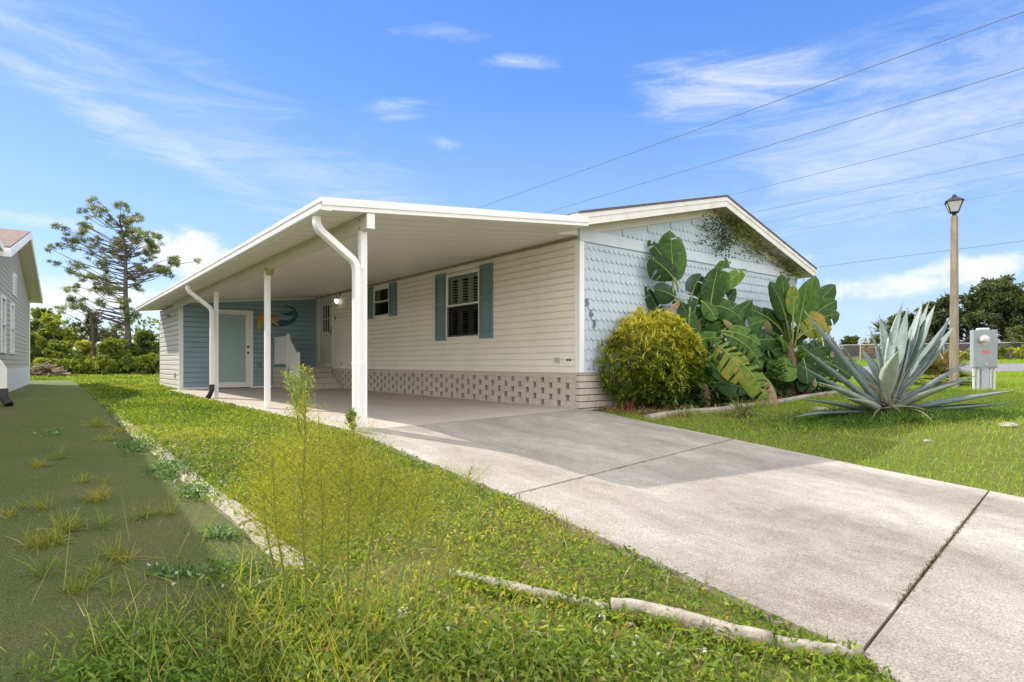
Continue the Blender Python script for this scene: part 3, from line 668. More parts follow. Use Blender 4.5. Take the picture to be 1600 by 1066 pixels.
# ------------------------------------------------------------------ painted wall ornament
art = thing('wall_ornament', 'painted swimming figure with orange hair and dark blue curling tail hung on the blue wall', 'wall art', (-1.2, SY-.03, 1.6))
def A(px, py): p = onY(380+px/4.845, 420+py/4.845, SY-.03); return Vector((p.x, p.y, p.z))
def plate(name, pts, m, dy=0., th=.02):
    q = MB(); q.prism([A(*p)+Vector((0, -dy, 0)) for p in pts], (0, 0, 0), (0, -th, 0)); return q.build(name, m, art, bevel=.004)
m_tail = mat('tail_paint', (.012, .045, .10), .3, noise=(14, (.02, .12, .17), .4, .65)); m_hair = mat('hair_paint', (.50, .17, .03), .4, noise=(25, (.62, .30, .05), .4, .7)); m_skin = mat('skin_paint', (.46, .30, .13), .45)
plate('tail', [(215, 420), (240, 395), (275, 385), (320, 392), (360, 385), (385, 360), (388, 335), (375, 310), (350, 295), (320, 290), (290, 282), (330, 280), (365, 288), (395, 308), (411, 335), (412, 365), (395, 395), (365, 418), (330, 433), (285, 440), (245, 438), (218, 432)], m_tail, .002)
plate('tail_fin', [(385, 352), (355, 355), (310, 352), (268, 333), (300, 338), (340, 335), (365, 318), (380, 325)], m_tail, .008)
plate('body', [(150, 372), (185, 362), (225, 366), (262, 378), (278, 392), (250, 405), (215, 412), (180, 412), (150, 400)], m_skin, .012)
plate('hair', [(98, 385), (102, 360), (120, 346), (150, 344), (175, 352), (215, 356), (262, 366), (245, 378), (210, 374), (180, 380), (150, 384), (128, 392), (115, 410), (100, 405)], m_hair, .02)
plate('arm', [(118, 392), (140, 388), (152, 405), (142, 430), (128, 460), (118, 478), (104, 462), (100, 436), (108, 415)], mat('yellow_paint', (.50, .38, .06), .45), .026)
plate('arm', [(212, 396), (224, 394), (272, 428), (268, 436), (240, 425)], mat('pale_paint', (.50, .47, .38), .45), .026)

# ------------------------------------------------------------------ climbing vine under the gable
def vine():
    P = []; col = []
    def cl(px, py, r, n, c):
        q = onY(px, py, -.16); n = int(n*.62); pts = RS.normal(size=(n, 3))*np.array([r*1.1, .07, r*.9])+np.array(q); P.append(pts); col.append(np.clip(c+RS.normal(size=n)*.18, 0, 1))
    for (px, py, r, n, c) in [(1108, 352, .10, 70, .15), (1100, 372, .10, 50, .15), (1115, 345, .09, 70, .2), (1130, 350, .12, 160, .25), (1128, 365, .12, 180, .1), (1135, 380, .10, 150, .08), (1122, 385, .09, 90, .1), (1145, 345, .12, 150, .6), (1155, 355, .13, 190, .7), (1150, 368, .11, 150, .5),
                               (1165, 365, .12, 160, .75), (1172, 375, .11, 140, .7), (1182, 383, .10, 120, .65), (1190, 390, .08, 80, .5), (1200, 392, .06, 40, .4), (1212, 398, .07, 40, .3), (1228, 410, .09, 90, .6), (1238, 420, .10, 110, .7), (1245, 428, .1, 90, .75), (1232, 426, .10, 50, .3), (1166, 395, .06, 25, .1), (1190, 405, .05, 14, .1), (1142, 398, .07, 25, .1), (1222, 412, .12, 40, .15), (1240, 405, .06, 20, .3)]:
        cl(px, py, r, n, c)
    P = np.concatenate(P); col = np.concatenate(col); P[:, 1] = np.clip(P[:, 1], -.31, -.05); P[:, 2] = np.minimum(P[:, 2], np.where(P[:, 0] < APX, 2.93+(AZ-2.93)*(P[:, 0]-EL)/(APX-EL), AZ-(AZ-2.84)*(P[:, 0]-APX)/(ER-APX))-.2)
    n = len(P); v = leaves(P, rdir(n, -.5)+np.array([0, -.3, 0]), .045+.03*RS.rand(n), .035, col)
    root = thing('climbing_vine', 'leafy vine hanging under the gable eave over the scalloped wall', 'vine', (3.6, -.05, 2.6))
    npmesh('foliage', *v, leafmat('vine_leaf', [(0, (.06, .085, .05)), (.45, (.10, .15, .05)), (1, (.30, .32, .05))], .35), root)
    mb = MB()
    for a, b in (((1090, 350), (1250, 432)), ((1130, 348), (1135, 395)), ((1118, 348), (1098, 378)), ((1180, 385), (1193, 412)), ((1232, 415), (1235, 440)), ((1150, 360), (1120, 392))):
        A_ = onY(*a, -.06); B_ = onY(*b, -.06); pts = [A_.lerp(B_, i/8)+Vector((random.uniform(-.04, .04), 0, random.uniform(-.03, .03))) for i in range(9)]; mb.tube(pts, .006, 5)
    mb.build('stem', mat('vine_stem', (.12, .10, .06), .8), root)
vine()
#PART3
# ================================================================== neighbouring house on the left
m_nsid = mat('grey_beige_siding', (.48, .43, .33), .6, noise=(3, (.42, .385, .27), .45, .8))
m_brown = mat('brown_shingle', (.10, .055, .045), .9, noise=(9, (.20, .13, .11), .4, .65), bump=(40, .6, .02))
nb = thing('neighbour_house', 'grey-beige sided house with brown shingle roof, cut off by the left edge', 'house', (-9.5, 14.5, 0))
ang = math.atan2(-.50, 11.3)
n0 = Vector((-7.42, 9.35, 0)); n1 = Vector((-6.93, 20.3, 0)); ndir = (n1-n0).normalized(); nout = Vector((ndir.y, -ndir.x, 0))
NL = (n1-n0).length; ex = .36
def NP(s, o, z): return n0+ndir*s+nout*o+Vector((0, 0, z))
NZ0 = .55; NEZ = 2.86; NAZ = 4.22
ntop = lambda s: NEZ-.03+(NAZ-NEZ)*(1-abs(s-NL/2)/(NL/2+ex))
mb = MB()
siding(mb, n0, ndir, NL, nout, NZ0, 4.2, .125, [(2.0, 2.9, .95, 2.3), (4.2, 5.0, .95, 2.3)], top=lambda z: ((0, NL) if z < 2.84 else ((NL/2+ex)*(z-2.86)/(NAZ-NEZ)-.05, NL-(NL/2+ex)*(z-2.86)/(NAZ-NEZ)+.05)), depth=.02)
mb.build('siding', m_nsid, nb)
mb = MB(); mb.prism([NP(0, -.01, -.1), NP(NL, -.01, -.1), NP(NL, -.01, 2.8), NP(NL/2, -.01, NAZ-.05), NP(0, -.01, 2.8)], (0, 0, 0), -nout*.12); 
mb.prism([NP(0, -.13, -.1), NP(0, -8, -.1), NP(0, -8, 2.85), NP(0, -.13, 2.85)], (0, 0, 0), ndir*.1); mb.prism([NP(NL-.1, -.13, -.1), NP(NL-.1, -8, -.1), NP(NL-.1, -8, 2.85), NP(NL-.1, -.13, 2.85)], (0, 0, 0), ndir*.1); mb.build('wall', m_nsid, nb)
mb = MB()
for a, b, za, zb_ in ((-ex, NL/2, NEZ, NAZ), (NL/2, NL+ex, NAZ, NEZ)):
    mb.prism([NP(a, ex, za+.15), NP(b, ex, zb_+.15), NP(b, ex, zb_+.19), NP(a, ex, za+.19)], (0, 0, 0), -nout*9)
mb.build('roof', m_brown, nb)
mb = MB()
for a, b, za, zb_ in ((-ex, NL/2, NEZ, NAZ), (NL/2, NL+ex, NAZ, NEZ)):
    mb.prism([NP(a, ex-.02, za), NP(b, ex-.02, zb_), NP(b, ex-.02, zb_+.145), NP(a, ex-.02, za+.145)], (0, 0, 0), -nout*9)
mb.build('soffit', mat('neighbour_soffit', (.52, .50, .40), .6), nb)
for a, b, za, zb_ in ((-ex, NL/2, NEZ, NAZ), (NL/2, NL+ex, NAZ, NEZ)):
    mb = MB(); mb.prism([NP(a, ex+.02, za-.02), NP(b, ex+.02, zb_-.02), NP(b, ex+.02, zb_+.16), NP(a, ex+.02, za+.16)], (0, 0, 0), -nout*.035); mb.build('rake_board', m_trim, nb)
mb = MB(); mb.prism([NP(-ex-.03, ex+.02, NEZ-.02), NP(-ex-.03, ex+.02, NEZ+.16), NP(-ex-.03, -8.6, NEZ+.16), NP(-ex-.03, -8.6, NEZ-.02)], (0, 0, 0), ndir*.03); mb.build('eave_fascia', m_trim, nb)
mb = MB(); s = 0.0
while s < NL: mb.prism([NP(s+.004, .03, -.1), NP(min(s+.4, NL)-.004, .03, -.1), NP(min(s+.4, NL)-.004, .03, NZ0+.02), NP(s+.004, .03, NZ0+.02)], (0, 0, 0), -nout*.03); s += .4
mb.build('skirting_panels', mat('skirting_panel', (.66, .65, .61), .6, noise=(5, (.52, .50, .45), .5, .8)), nb)
mb = MB(); mb.prism([NP(NL-.1, .035, NZ0), NP(NL+.03, .035, NZ0), NP(NL+.03, .035, 2.83), NP(NL-.1, .035, 2.83)], (0, 0, 0), -nout*.06); mb.build('corner_trim', m_trim, nb)
for s0, s1, z0, z1 in ((2.0, 2.9, .95, 2.3), (4.2, 5.0, .95, 2.3)):
    mb = MB()
    for a, b, c, d in ((s0, s0+.07, z0, z1), (s1-.07, s1, z0, z1), (s0+.07, s1-.07, z0, z0+.07), (s0+.07, s1-.07, z1-.07, z1), (s0+.07, s1-.07, (z0+z1)/2-.02, (z0+z1)/2+.02)):
        mb.prism([NP(a, .05, c), NP(b, .05, c), NP(b, .05, d), NP(a, .05, d)], (0, 0, 0), -nout*.08)
    wn = mb.build('window', m_trim, nb); mb = MB(); mb.add([NP(s0, .01, z0), NP(s1, .01, z0), NP(s1, .01, z1), NP(s0, .01, z1)], [(0, 1, 2, 3)]); mb.build('pane', mat('neighbour_glass', (.12, .15, .18), .08), wn)
mb = MB(); mb.prism([NP(4.9, .045, 2.55), NP(5.7, .045, 2.55), NP(5.7, .045, 3.15), NP(4.9, .045, 3.15)], (0, 0, 0), -nout*.04); gv = mb.build('gable_vent', m_trim, nb)
mb = MB()
for i in range(6): mb.prism([NP(4.97, .05, 2.61+.085*i), NP(5.63, .05, 2.61+.085*i), NP(5.63, .05, 2.65+.085*i), NP(4.97, .05, 2.65+.085*i)], (0, 0, 0), -nout*.003)
mb.build('louver', m_nsid, gv)
# the neighbour's carport: its roof edge shades the artificial turf
mb = MB(); c8 = [(-12, -2.7, 3.05), (-7.62, -2.7, 2.90), (-7.16, 8.9, 2.93), (-12, 8.9, 3.05)]; mb.add(c8+[(a, b, c+.12) for a, b, c in c8], [(0, 3, 2, 1), (4, 5, 6, 7), (0, 1, 5, 4), (1, 2, 6, 5), (2, 3, 7, 6), (3, 0, 4, 7)]); mb.build('carport_roof', m_white, nb)
for y in (-2.5, 1.0, 5.0): mb = MB(); mb.box(-8.16, -8.08, y-.04, y+.04, Tf(-7.6, y), 2.94); mb.build('post', m_trim, nb, bevel=.005)
q0 = onT(8, 636); xq = q0.x-.02; yq = q0.y
mb = MB(); mb.tube([(xq-.75, yq, 1.25), (xq-.35, yq, .98), (xq-.06, yq, .72), (xq, yq, .6), (xq, yq, .24)], .07, sq=(.05, .065)); mb.build('downspout', m_white, nb, bevel=.012)
mb = MB(); mb.tube([(xq, yq, .27), (xq+.01, yq-.03, .12), (xq+.08, yq-.12, .0)], .08, sq=(.06, .075)); mb.build('spout_boot', m_black, nb, bevel=.012)

# wood pile
wp = thing('wood_pile', 'heap of cut branches and logs at the far end of the artificial turf', 'wood pile', tuple(onT(70, 590)))
c0 = onT(68, 591); mb = MB(); rr = random.Random(4)
for k in range(110):
    u = rr.gauss(0, .55); hmax = max(.05, .75-abs(u)*.55); z = rr.uniform(.03, hmax); a = rr.uniform(-.6, .6); L_ = rr.uniform(.25, .7); r = rr.uniform(.02, .07)
    p = Vector((c0.x+u, c0.y+rr.uniform(-.5, .5), c0.z+z)); d = Vector((math.cos(a)*(1 if rr.random() < .5 else .3), math.sin(a)+.6, rr.uniform(-.2, .2))).normalized()
    mb.tube([p-d*L_/2, p+d*L_/2], r, 7)
mb.build('logs', mat('cut_wood', (.15, .105, .06), .9, noise=(6, (.34, .27, .18), .4, .65)), wp)

# ================================================================== kerb stones
m_kerb = mat('kerb_concrete', (.37, .335, .28), .9, noise=(12, (.22, .195, .16), .42, .72), bump=(70, .7, .01), spec=.2)
def arclen(pl):
    d = [0]
    for a, b in zip(pl, pl[1:]): d.append(d[-1]+math.dist(a, b))
    return d
def along(pl, dd, s):
    x = np.interp(s, dd, [p[0] for p in pl]); y = np.interp(s, dd, [p[1] for p in pl]); e = .05
    x2 = np.interp(s+e, dd, [p[0] for p in pl]); y2 = np.interp(s+e, dd, [p[1] for p in pl]); t = Vector((x2-x, y2-y, 0)); return Vector((x, y, 0)), (t.normalized() if t.length > 1e-6 else Vector((0, -1, 0)))
def bar(mb, pl, dd, s0, s1, w, h, n=5, lift=0):
    V = []; Fc = []; prof = [(-w/2, -.08), (-w/2, h*.55), (-w/2+w*.14, h*.93), (0, h), (w/2-w*.14, h*.93), (w/2, h*.55), (w/2, -.08)]; m = len(prof)
    for i in range(n+1):
        p, t = along(pl, dd, s0+(s1-s0)*i/n); nn = Vector((t.y, -t.x, 0)); z = Tf(p.x, p.y)+lift
        for a, b in prof: q = p+nn*(a+random.uniform(-.002, .002)); V.append((q.x, q.y, z+b+random.uniform(-.002, .002)))
    Fc = [(i*m+k, i*m+k+1, (i+1)*m+k+1, (i+1)*m+k) for i in range(n) for k in range(m-1)]+[tuple(range(m)), tuple(range(n*m, (n+1)*m))]
    mb.add(V, Fc)
KP = [c for c in CURB if c[1] >= -3.9]; KD = arclen(KP); tot = KD[-1]; s = 3.0; KERB = []
def ordw(n):
    o = ['first', 'second', 'third', 'fourth', 'fifth', 'sixth', 'seventh', 'eighth', 'ninth', 'tenth', 'eleventh', 'twelfth', 'thirteenth', 'fourteenth', 'fifteenth', 'sixteenth', 'seventeenth', 'eighteenth', 'nineteenth']
    if n < 20: return o[n-1]
    t = ['twent', 'thirt', 'fort', 'fift', 'sixt'][n//10-2]
    return t+'ieth' if n % 10 == 0 else t+'y-'+o[n % 10-1]
while s < tot-.1:
    y = KP[0][1]-s; Ls = .58 if y > 6 else .42+.1*random.random()
    near = tot-s < 7
    mb = MB(); bar(mb, KP, KD, s, min(s+Ls-.02, tot), .115 if not near else .13, .035 if not near else .04, 4, random.uniform(-.01, .006)); o = mb.build('kerb_stone', m_kerb)
    KERB.append(o)
    s += Ls
for i, o in enumerate(reversed(KERB)): tag(o, 'pale edging stone between turf and lawn, the %s from the near end of the row' % ordw(i+1), 'edging stone', 'edging stones between turf and lawn')
KP2 = [(-5.20, -4.22), (-5.04, -4.44), (-4.86, -4.76), (-4.75, -4.96), (-4.62, -5.16), (-4.5, -5.40), (-4.40, -5.56), (-4.28, -5.70)]
KP2 = [(onT(*p).x, onT(*p).y) for p in ((705, 905), (760, 917), (830, 934), (900, 948), (955, 962), (1000, 966), (1070, 983), (1140, 1004), (1220, 1020), (1290, 1030), (1345, 1036))]
D2 = arclen(KP2)
for a, b, l, hh in ((.0, D2[4]-.01, 'pale curved concrete edging sunk in the grass, left end buried', .045), (D2[4]+.0, D2[8]-.03, 'pale curved concrete edging in the grass with a rounded left end standing proud', .075), (D2[8]-.015, D2[10], 'short concrete edging piece meeting the driveway corner', .06)):
    mb = MB(); bar(mb, KP2, D2, a, b, .06, hh*.95, 16); tag(mb.build('garden_edging', m_kerb, smooth=True), l, 'garden edging', 'curved edging beside the driveway')
# bed kerb in front of the plants
B3 = [(onT(*p).x, onT(*p).y) for p in ((1012, 656), (1045, 650), (1085, 646), (1130, 643), (1175, 636), (1225, 629), (1260, 622), (1330, 612))]; D3 = arclen(B3)
mb = MB(); bar(mb, B3, D3, 0, D3[3]-.02, .12, .07, 10); tag(mb.build('garden_edging', m_kerb), 'straight concrete kerb in front of the yellow-leaved bush', 'garden edging', 'kerbs of the planting bed')
mb = MB(); bar(mb, B3, D3, D3[3], D3[-1], .12, .07, 12); tag(mb.build('garden_edging', m_kerb), 'concrete kerb in front of the red-leaved plant, right of the dead leaf', 'garden edging', 'kerbs of the planting bed')
# stones round the agave
def stone(px, py, r, label):
    p = onT(px, py); rr2 = np.random.RandomState(int(px)); mb = MB(); V = []; n, m = 8, 12
    for i in range(n+1):
        th = math.pi*i/n
        for k in range(m):
            ph = 2*math.pi*k/m; q = r*(1+.18*math.sin(3*ph+px)+.1*math.sin(5*th+py)); V.append((p.x+q*math.sin(th)*math.cos(ph)*1.25, p.y+q*math.sin(th)*math.sin(ph), p.z+q*.35*math.cos(th)-.0))
    mb.add(V, [(i*m+k, i*m+(k+1) % m, (i+1)*m+(k+1) % m, (i+1)*m+k) for i in range(n) for k in range(m)])
    tag(mb.build('garden_stone', m_kerb, smooth=True), label, 'stone', 'stones round the agave')
stone(1283, 640, .11, 'pale flat stone left of the agave, partly grown over'); stone(1296, 658, .10, 'small pale stone in the grass below the left agave leaves')
stone(1270, 650, .12, 'grey stone at the left rim of the agave mound'); stone(1575, 666, .10, 'pale stone under the lowest right agave leaf'); stone(1450, 690, .05, 'small stone in front of the agave mound')

# ================================================================== lamp post, meter, wires
pl = onT(1491, 606); lp = thing('lamp_post', 'square weathered concrete lamp post with a black lantern on top', 'lamp post', tuple(pl))
dl = ((pl.x-CAM[0])*ST+(pl.y-CAM[1])*CT)
zt = at(1490, 338, dl).z; top = at(1490, 304, dl).z; hw = 6.2/F_*dl
mb = MB(); mb.tube([(pl.x, pl.y, pl.z-.1), (pl.x, pl.y, zt)], .07, sq=(hw*.86, hw*.86)); mb.v = [((x-pl.x)*(1-.22*(z-pl.z)/(zt-pl.z))+pl.x, (y-pl.y)*(1-.22*(z-pl.z)/(zt-pl.z))+pl.y, z) for x, y, z in mb.v]
mb.build('post', mat('weathered_post', (.33, .275, .205), .9, noise=(5, (.19, .15, .105), .4, .7, (3, 3, .6)), bump=(60, .5, .01)), lp, bevel=.012)
H = top-zt; Mx = Matrix.Translation((pl.x, pl.y, zt)) @ Matrix.Rotation(R(20), 4, 'Z')
def rect_ring(mb, z0, w0, z1, w1, th=.012):
    c0 = [Vector((sx*w0, sy*w0, z0)) for sx, sy in ((1, 1), (-1, 1), (-1, -1), (1, -1))]; c1 = [Vector((sx*w1, sy*w1, z1)) for sx, sy in ((1, 1), (-1, 1), (-1, -1), (1, -1))]
    for k in range(4):
        mb.tube([Mx @ c0[k], Mx @ c1[k]], th, 6); mb.tube([Mx @ c0[k], Mx @ c0[(k+1) % 4]], th, 6); mb.tube([Mx @ c1[k], Mx @ c1[(k+1) % 4]], th, 6)
m_blk = mat('black_metal', (.02, .02, .025), .45, .4); wB = 14.5/F_*dl*.72; wS = 7/F_*dl*.72
mb = MB(); mb.tube([Mx @ Vector((0, 0, -.005)), Mx @ Vector((0, 0, H*.15))], [.045, .04], 10); rect_ring(mb, H*.17, wS, H*.66, wB)
Z1 = H*.66; pr = [Mx @ Vector((sx*wB*1.16, sy*wB*1.16, Z1)) for sx, sy in ((1, 1), (-1, 1), (-1, -1), (1, -1))]+[Mx @ Vector((sx*wB*.33, sy*wB*.33, Z1+H*.21)) for sx, sy in ((1, 1), (-1, 1), (-1, -1), (1, -1))]
mb.add(pr, [(0, 1, 2, 3), (4, 7, 6, 5), (0, 4, 5, 1), (1, 5, 6, 2), (2, 6, 7, 3), (3, 7, 4, 0)]); mb.tube([Mx @ Vector((0, 0, Z1+H*.2)), Mx @ Vector((0, 0, H*.97)), Mx @ Vector((0, 0, H))], [wB*.30, wB*.26, .01], 10)
mb.add([Mx @ Vector((sx*wS, sy*wS, H*.165)) for sx, sy in ((1, 1), (-1, 1), (-1, -1), (1, -1))], [(0, 1, 2, 3)])
ln = mb.build('lantern', m_blk, lp)
m_fr = mat('frosted_pane', (.62, .60, .62), .4)
mb = MB(); w0, w1 = wS*.96, wB*.96; c = [Mx @ Vector((sx*w0, sy*w0, H*.18)) for sx, sy in ((1, 1), (-1, 1), (-1, -1), (1, -1))]+[Mx @ Vector((sx*w1, sy*w1, H*.65)) for sx, sy in ((1, 1), (-1, 1), (-1, -1), (1, -1))]
mb.add(c, [(0, 1, 5, 4), (1, 2, 6, 5), (2, 3, 7, 6), (3, 0, 4, 7)]); mb.build('lantern_panes', m_fr, ln)

pm = onT(1537, 610); dm = ((pm.x-CAM[0])*ST+(pm.y-CAM[1])*CT); em = thing('electric_meter', 'grey electric meter cabinet on conduit legs standing in the grass beside the lamp post', 'meter box', tuple(pm), rz=0)
k = dm/F_; Mm = Matrix.Translation((pm.x, pm.y, pm.z)) @ Matrix.Rotation(-R(55), 4, 'Z'); zz = lambda py: (610-py)*k
hw = 16*k
mb = MB(); mb.box(-hw, hw, -.08, .09, zz(575), zz(516), Mm); m_gry = mat('grey_enamel', (.30, .345, .37), .45, .1, noise=(3, (.26, .30, .32), .4, .7)); cb = mb.build('cabinet', m_gry, em, bevel=.01)
mb = MB(); mb.box(-hw*.96, hw*.96, -.088, -.081, zz(573.5), zz(542), Mm); mb.build('cover', m_gry, cb, bevel=.003)
mb = MB(); mb.tube([Mm @ Vector((-.03, -.08, zz(531))), Mm @ Vector((-.03, -.12, zz(531)))], 7.5*k, 20); mb.build('meter_ring', m_steel, cb)
mb = MB(); mb.tube([Mm @ Vector((-.03, -.115, zz(531))), Mm @ Vector((-.03, -.16, zz(531))), Mm @ Vector((-.03, -.19, zz(531)))], [6*k, 5.6*k, 3.5*k], 20); mb.build('meter_dome', mat('meter_glass', (.55, .56, .56), .1), cb, smooth=True)
mb = MB(); mb.box(-.055, .075, -.0905, -.0885, zz(552.5), zz(547.5), Mm); mb.build('warning_sticker', mat('red_sticker', (.62, .16, .13), .5), cb)
for hx, hz in ((-.93, 571), (.93, 571), (-.93, 545), (.93, 545), (-.93, 519), (.93, 519)): mb = MB(); mb.tube([Mm @ Vector((hw*hx*.97, -.08, zz(hz))), Mm @ Vector((hw*hx*.97, -.092, zz(hz)))], .007, 8); mb.build('screw', m_steel, cb)
mb = MB(); mb.box(-.02, .03, -.10, -.0885, zz(571), zz(567), Mm); mb.build('hasp', m_steel, cb, bevel=.003)
mb = MB(); mb.box(-hw*.7, hw*.1, -.0835, -.0805, zz(539.5), zz(538.3), Mm); mb.build('meter_plate', m_steel, cb)
mb = MB(); mb.box(-hw*.5, hw*.35, -.075, .085, zz(516)+.001, zz(513), Mm); mb.build('top_hub', m_trim, cb, bevel=.01)
m_pvc = mat('pvc_pipe', (.62, .64, .66), .4)
for x0, r, z1 in ((-hw*.82, .024, 575), (hw*.86, .022, 575), (hw*.55, .02, 575), (-hw*.5, .03, 575)):
    mb = MB(); mb.tube([Mm @ Vector((x0, 0, -.05)), Mm @ Vector((x0, 0, zz(575)+.01))], r, 10); mb.build('conduit', m_pvc, em)
mb = MB(); mb.box(-hw*.25, hw*.4, -.04, .04, -.05, zz(576), Mm); mb.build('riser', mat('riser_grey', (.42, .45, .50), .5), em, bevel=.01)
mb = MB(); mb.box(-hw*.98, hw*1.1, .03, .05, zz(592), zz(590), Mm); mb.build('strut', m_steel, em)

WX = 12.5; WN = ['thick top power line crossing the sky', 'second power line from the top', 'third power line from the top, above the lantern', 'fourth power line, passing just above the lantern', 'fifth power line, passing just behind the lantern', 'sixth faint power line below the lantern cap', 'lowest power line, running to the right gable corner']
for i, (py, r) in enumerate(((20, .013), (108, .011), (193, .007), (243, .006), (270, .004), (298, .004), (378, .008))):
    x = WX+i*.05; q = onX(1600, py, x); mb = MB(); pts = []
    for j in range(41):
        y = -40+j*3.5; sag = .00025*((y-25)**2)-.12; pts.append((x, y, q.z+sag*.35))
    mb.tube(pts, r, 5); tag(mb.build('power_line', mat('wire', (.16, .19, .24), .6)), WN[i], 'power line', 'power lines across the sky')
# ================================================================== vegetation
def straps(P, D, Lg, W, rnd, nseg=4, droop=.5, prof=None, fold=.0, curl=None):
    """curved strap leaves; returns V, F(quads), rnd"""
    n = len(P); D = nrm(D); Lg = np.broadcast_to(Lg, (n,))[:, None]; W = np.broadcast_to(W, (n,))[:, None]; droop = np.broadcast_to(droop, (n,))[:, None]
    up = np.array([0, 0, 1.]); S = np.cross(D, up+RS.normal(size=(n, 3))*.25); S = nrm(S); V = []; p = P.copy(); d = D.copy()
    if prof is None: prof = [.6, 1, .95, .65, .05]
    for k in range(nseg+1):
        w = W*np.interp(k/nseg, np.linspace(0, 1, len(prof)), prof); V.append(p+S*w/2); V.append(p-S*w/2)
        p = p+d*Lg/nseg; d = nrm(d-np.array([0, 0, 1])*droop/nseg)
    V = np.stack(V, 1).reshape(-1, 3); m = 2*(nseg+1); i = np.arange(n)[:, None]*m
    Fc = np.concatenate([i+np.array([[2*k, 2*k+1, 2*k+3, 2*k+2]]) for k in range(nseg)], 1).reshape(-1, 4)
    return V, Fc, np.repeat(rnd, nseg)
HFOV = math.atan(800/F_)
def scatter(n, d0, d1, s0, k, mask, margin=.32):
    """random ground points in the view cone (with a margin), evenly dense on screen beyond s0/k metres"""
    dd = np.linspace(d0, d1, 400); wgt = dd/np.maximum(s0, k*dd)**2; cdf = np.cumsum(wgt); cdf /= cdf[-1]
    d = np.interp(RS.rand(n), cdf, dd); u = RS.uniform(-1, 1, n)*(math.tan(HFOV)+margin)
    x = CAM[0]+d*(u*CT+ST); y = CAM[1]+d*(-u*ST+CT); ok = mask(x, y); x, y, d = x[ok], y[ok], d[ok]
    return x, y, d, np.maximum(s0, k*d)/s0
grass_mask = lambda x, y: ~is_drive(x, y) & ~is_turf(x, y) & ~((x > -3.7) & (x < 7.1) & (y > 0) & (y < 14.6)) & ~is_bed(x, y)
AG = onT(1385, 652)     # agave foot
def is_left(x, y): return (x < interp(DRL, y)) | (y > 11)
road_c = lambda x, y: ((x-CAM[0])*ST+(y-CAM[1])*CT)-.06*((x-CAM[0])*CT-(y-CAM[1])*ST)
is_road = lambda x, y: (road_c(x, y) > 19.9) & (road_c(x, y) < 30.6) & (((x-CAM[0])*CT-(y-CAM[1])*ST) > -7)
GR = [(0, (.03, .065, .015)), (.25, (.08, .15, .022)), (.55, (.165, .265, .032)), (.78, (.29, .355, .045)), (.9, (.44, .39, .12)), (1, (.28, .17, .08))]
m_lawn = leafmat('lawn_leaf', GR, .48)
GR2 = [(0, (.06, .12, .012)), (.3, (.13, .25, .018)), (.6, (.22, .36, .024)), (.82, (.32, .42, .04)), (.93, (.42, .38, .10)), (1, (.32, .20, .08))]
m_grass = leafmat('grass_blade', GR2, .42)
# lawn left of the driveway: creeping broad-leaved cover
x, y, d, sc = scatter(700000, 1.7, 44, .027, .0040, lambda x, y: grass_mask(x, y) & is_left(x, y))
pn = vnoise(x, y, 1.3, 1); pn2 = vnoise(x, y, 4.5, 2); pn3 = vnoise(x+9, y+4, .8, 5)
bare = (pn2 > .72) & (pn > .5) & (d < 6); keep = RS.rand(len(x)) > np.where(bare, .75, .0); x, y, d, sc, pn, pn2, pn3 = [q[keep] for q in (x, y, d, sc, pn, pn2, pn3)]
n = len(x); hz = (.01+.055*RS.rand(n)*(.5+pn))*np.where(d > 4, .8, 1); P = np.stack([x, y, T(x, y)+hz], 1)
edge = np.abs(x-interp(DRL, y)) < .05; P[edge, 2] -= .02
r_ = np.clip(.50+.34*(pn3-.5)+.25*(pn-.5)+RS.normal(size=n)*.17+np.where(pn2 > .7, .12, 0)-np.where(hz < .02, .12, 0), 0, 1)
D_ = rdir(n, .75)
tag(npmesh('lawn_cover', *leaves(P, D_, (.022+.020*RS.rand(n))*sc, (.010+.007*RS.rand(n))*sc, r_, bend=.15), m_lawn), kind='stuff')
# brown runners and dead bits between the leaves
x, y, d, sc = scatter(26000, 1.7, 7, .03, .004, lambda x, y: grass_mask(x, y) & is_left(x, y)); k = vnoise(x, y, 1.6, 8) > .52; x, y = x[k], y[k]; n = len(x)
P = np.stack([x, y, T(x, y)+.02+.03*RS.rand(n)], 1); m_dead = leafmat('dead_grass', [(0, (.10, .06, .03)), (.5, (.24, .14, .07)), (1, (.42, .33, .18))], .2)
tag(npmesh('dead_runners', *straps(P, rdir(n, .1), .05+.07*RS.rand(n), .003, RS.rand(n), 3, .6), m_dead), kind='stuff')
# lawn right of the driveway and beyond the road: fine blades
agm = lambda x, y: ((x-AG.x)**2+(y-AG.y-.1)**2 > .1)
x, y, d, sc = scatter(450000, 2.5, 48, .05, .0042, lambda x, y: grass_mask(x, y) & ~is_left(x, y) & ~is_road(x, y) & agm(x, y))
n = len(x); pn = vnoise(x, y, .9, 3); pn2 = vnoise(x, y, 3.3, 4); P = np.stack([x, y, T(x, y)], 1)
r_ = np.clip(.58+.3*(pn-.5)+RS.normal(size=n)*.15+np.where((pn2 > .74) & (pn > .45), .2, 0), 0, 1); Dg = rdir(n, 1.6); Dg[:, 2] = np.abs(Dg[:, 2])
sc2 = np.minimum(sc, 1+.35*(sc-1)+.0)
tag(npmesh('grass', *straps(P, Dg, (.04+.05*RS.rand(n))*np.minimum(sc, 2.2), .0065*sc, r_, 2, .7, prof=[.8, 1, .1]), m_grass), kind='stuff')
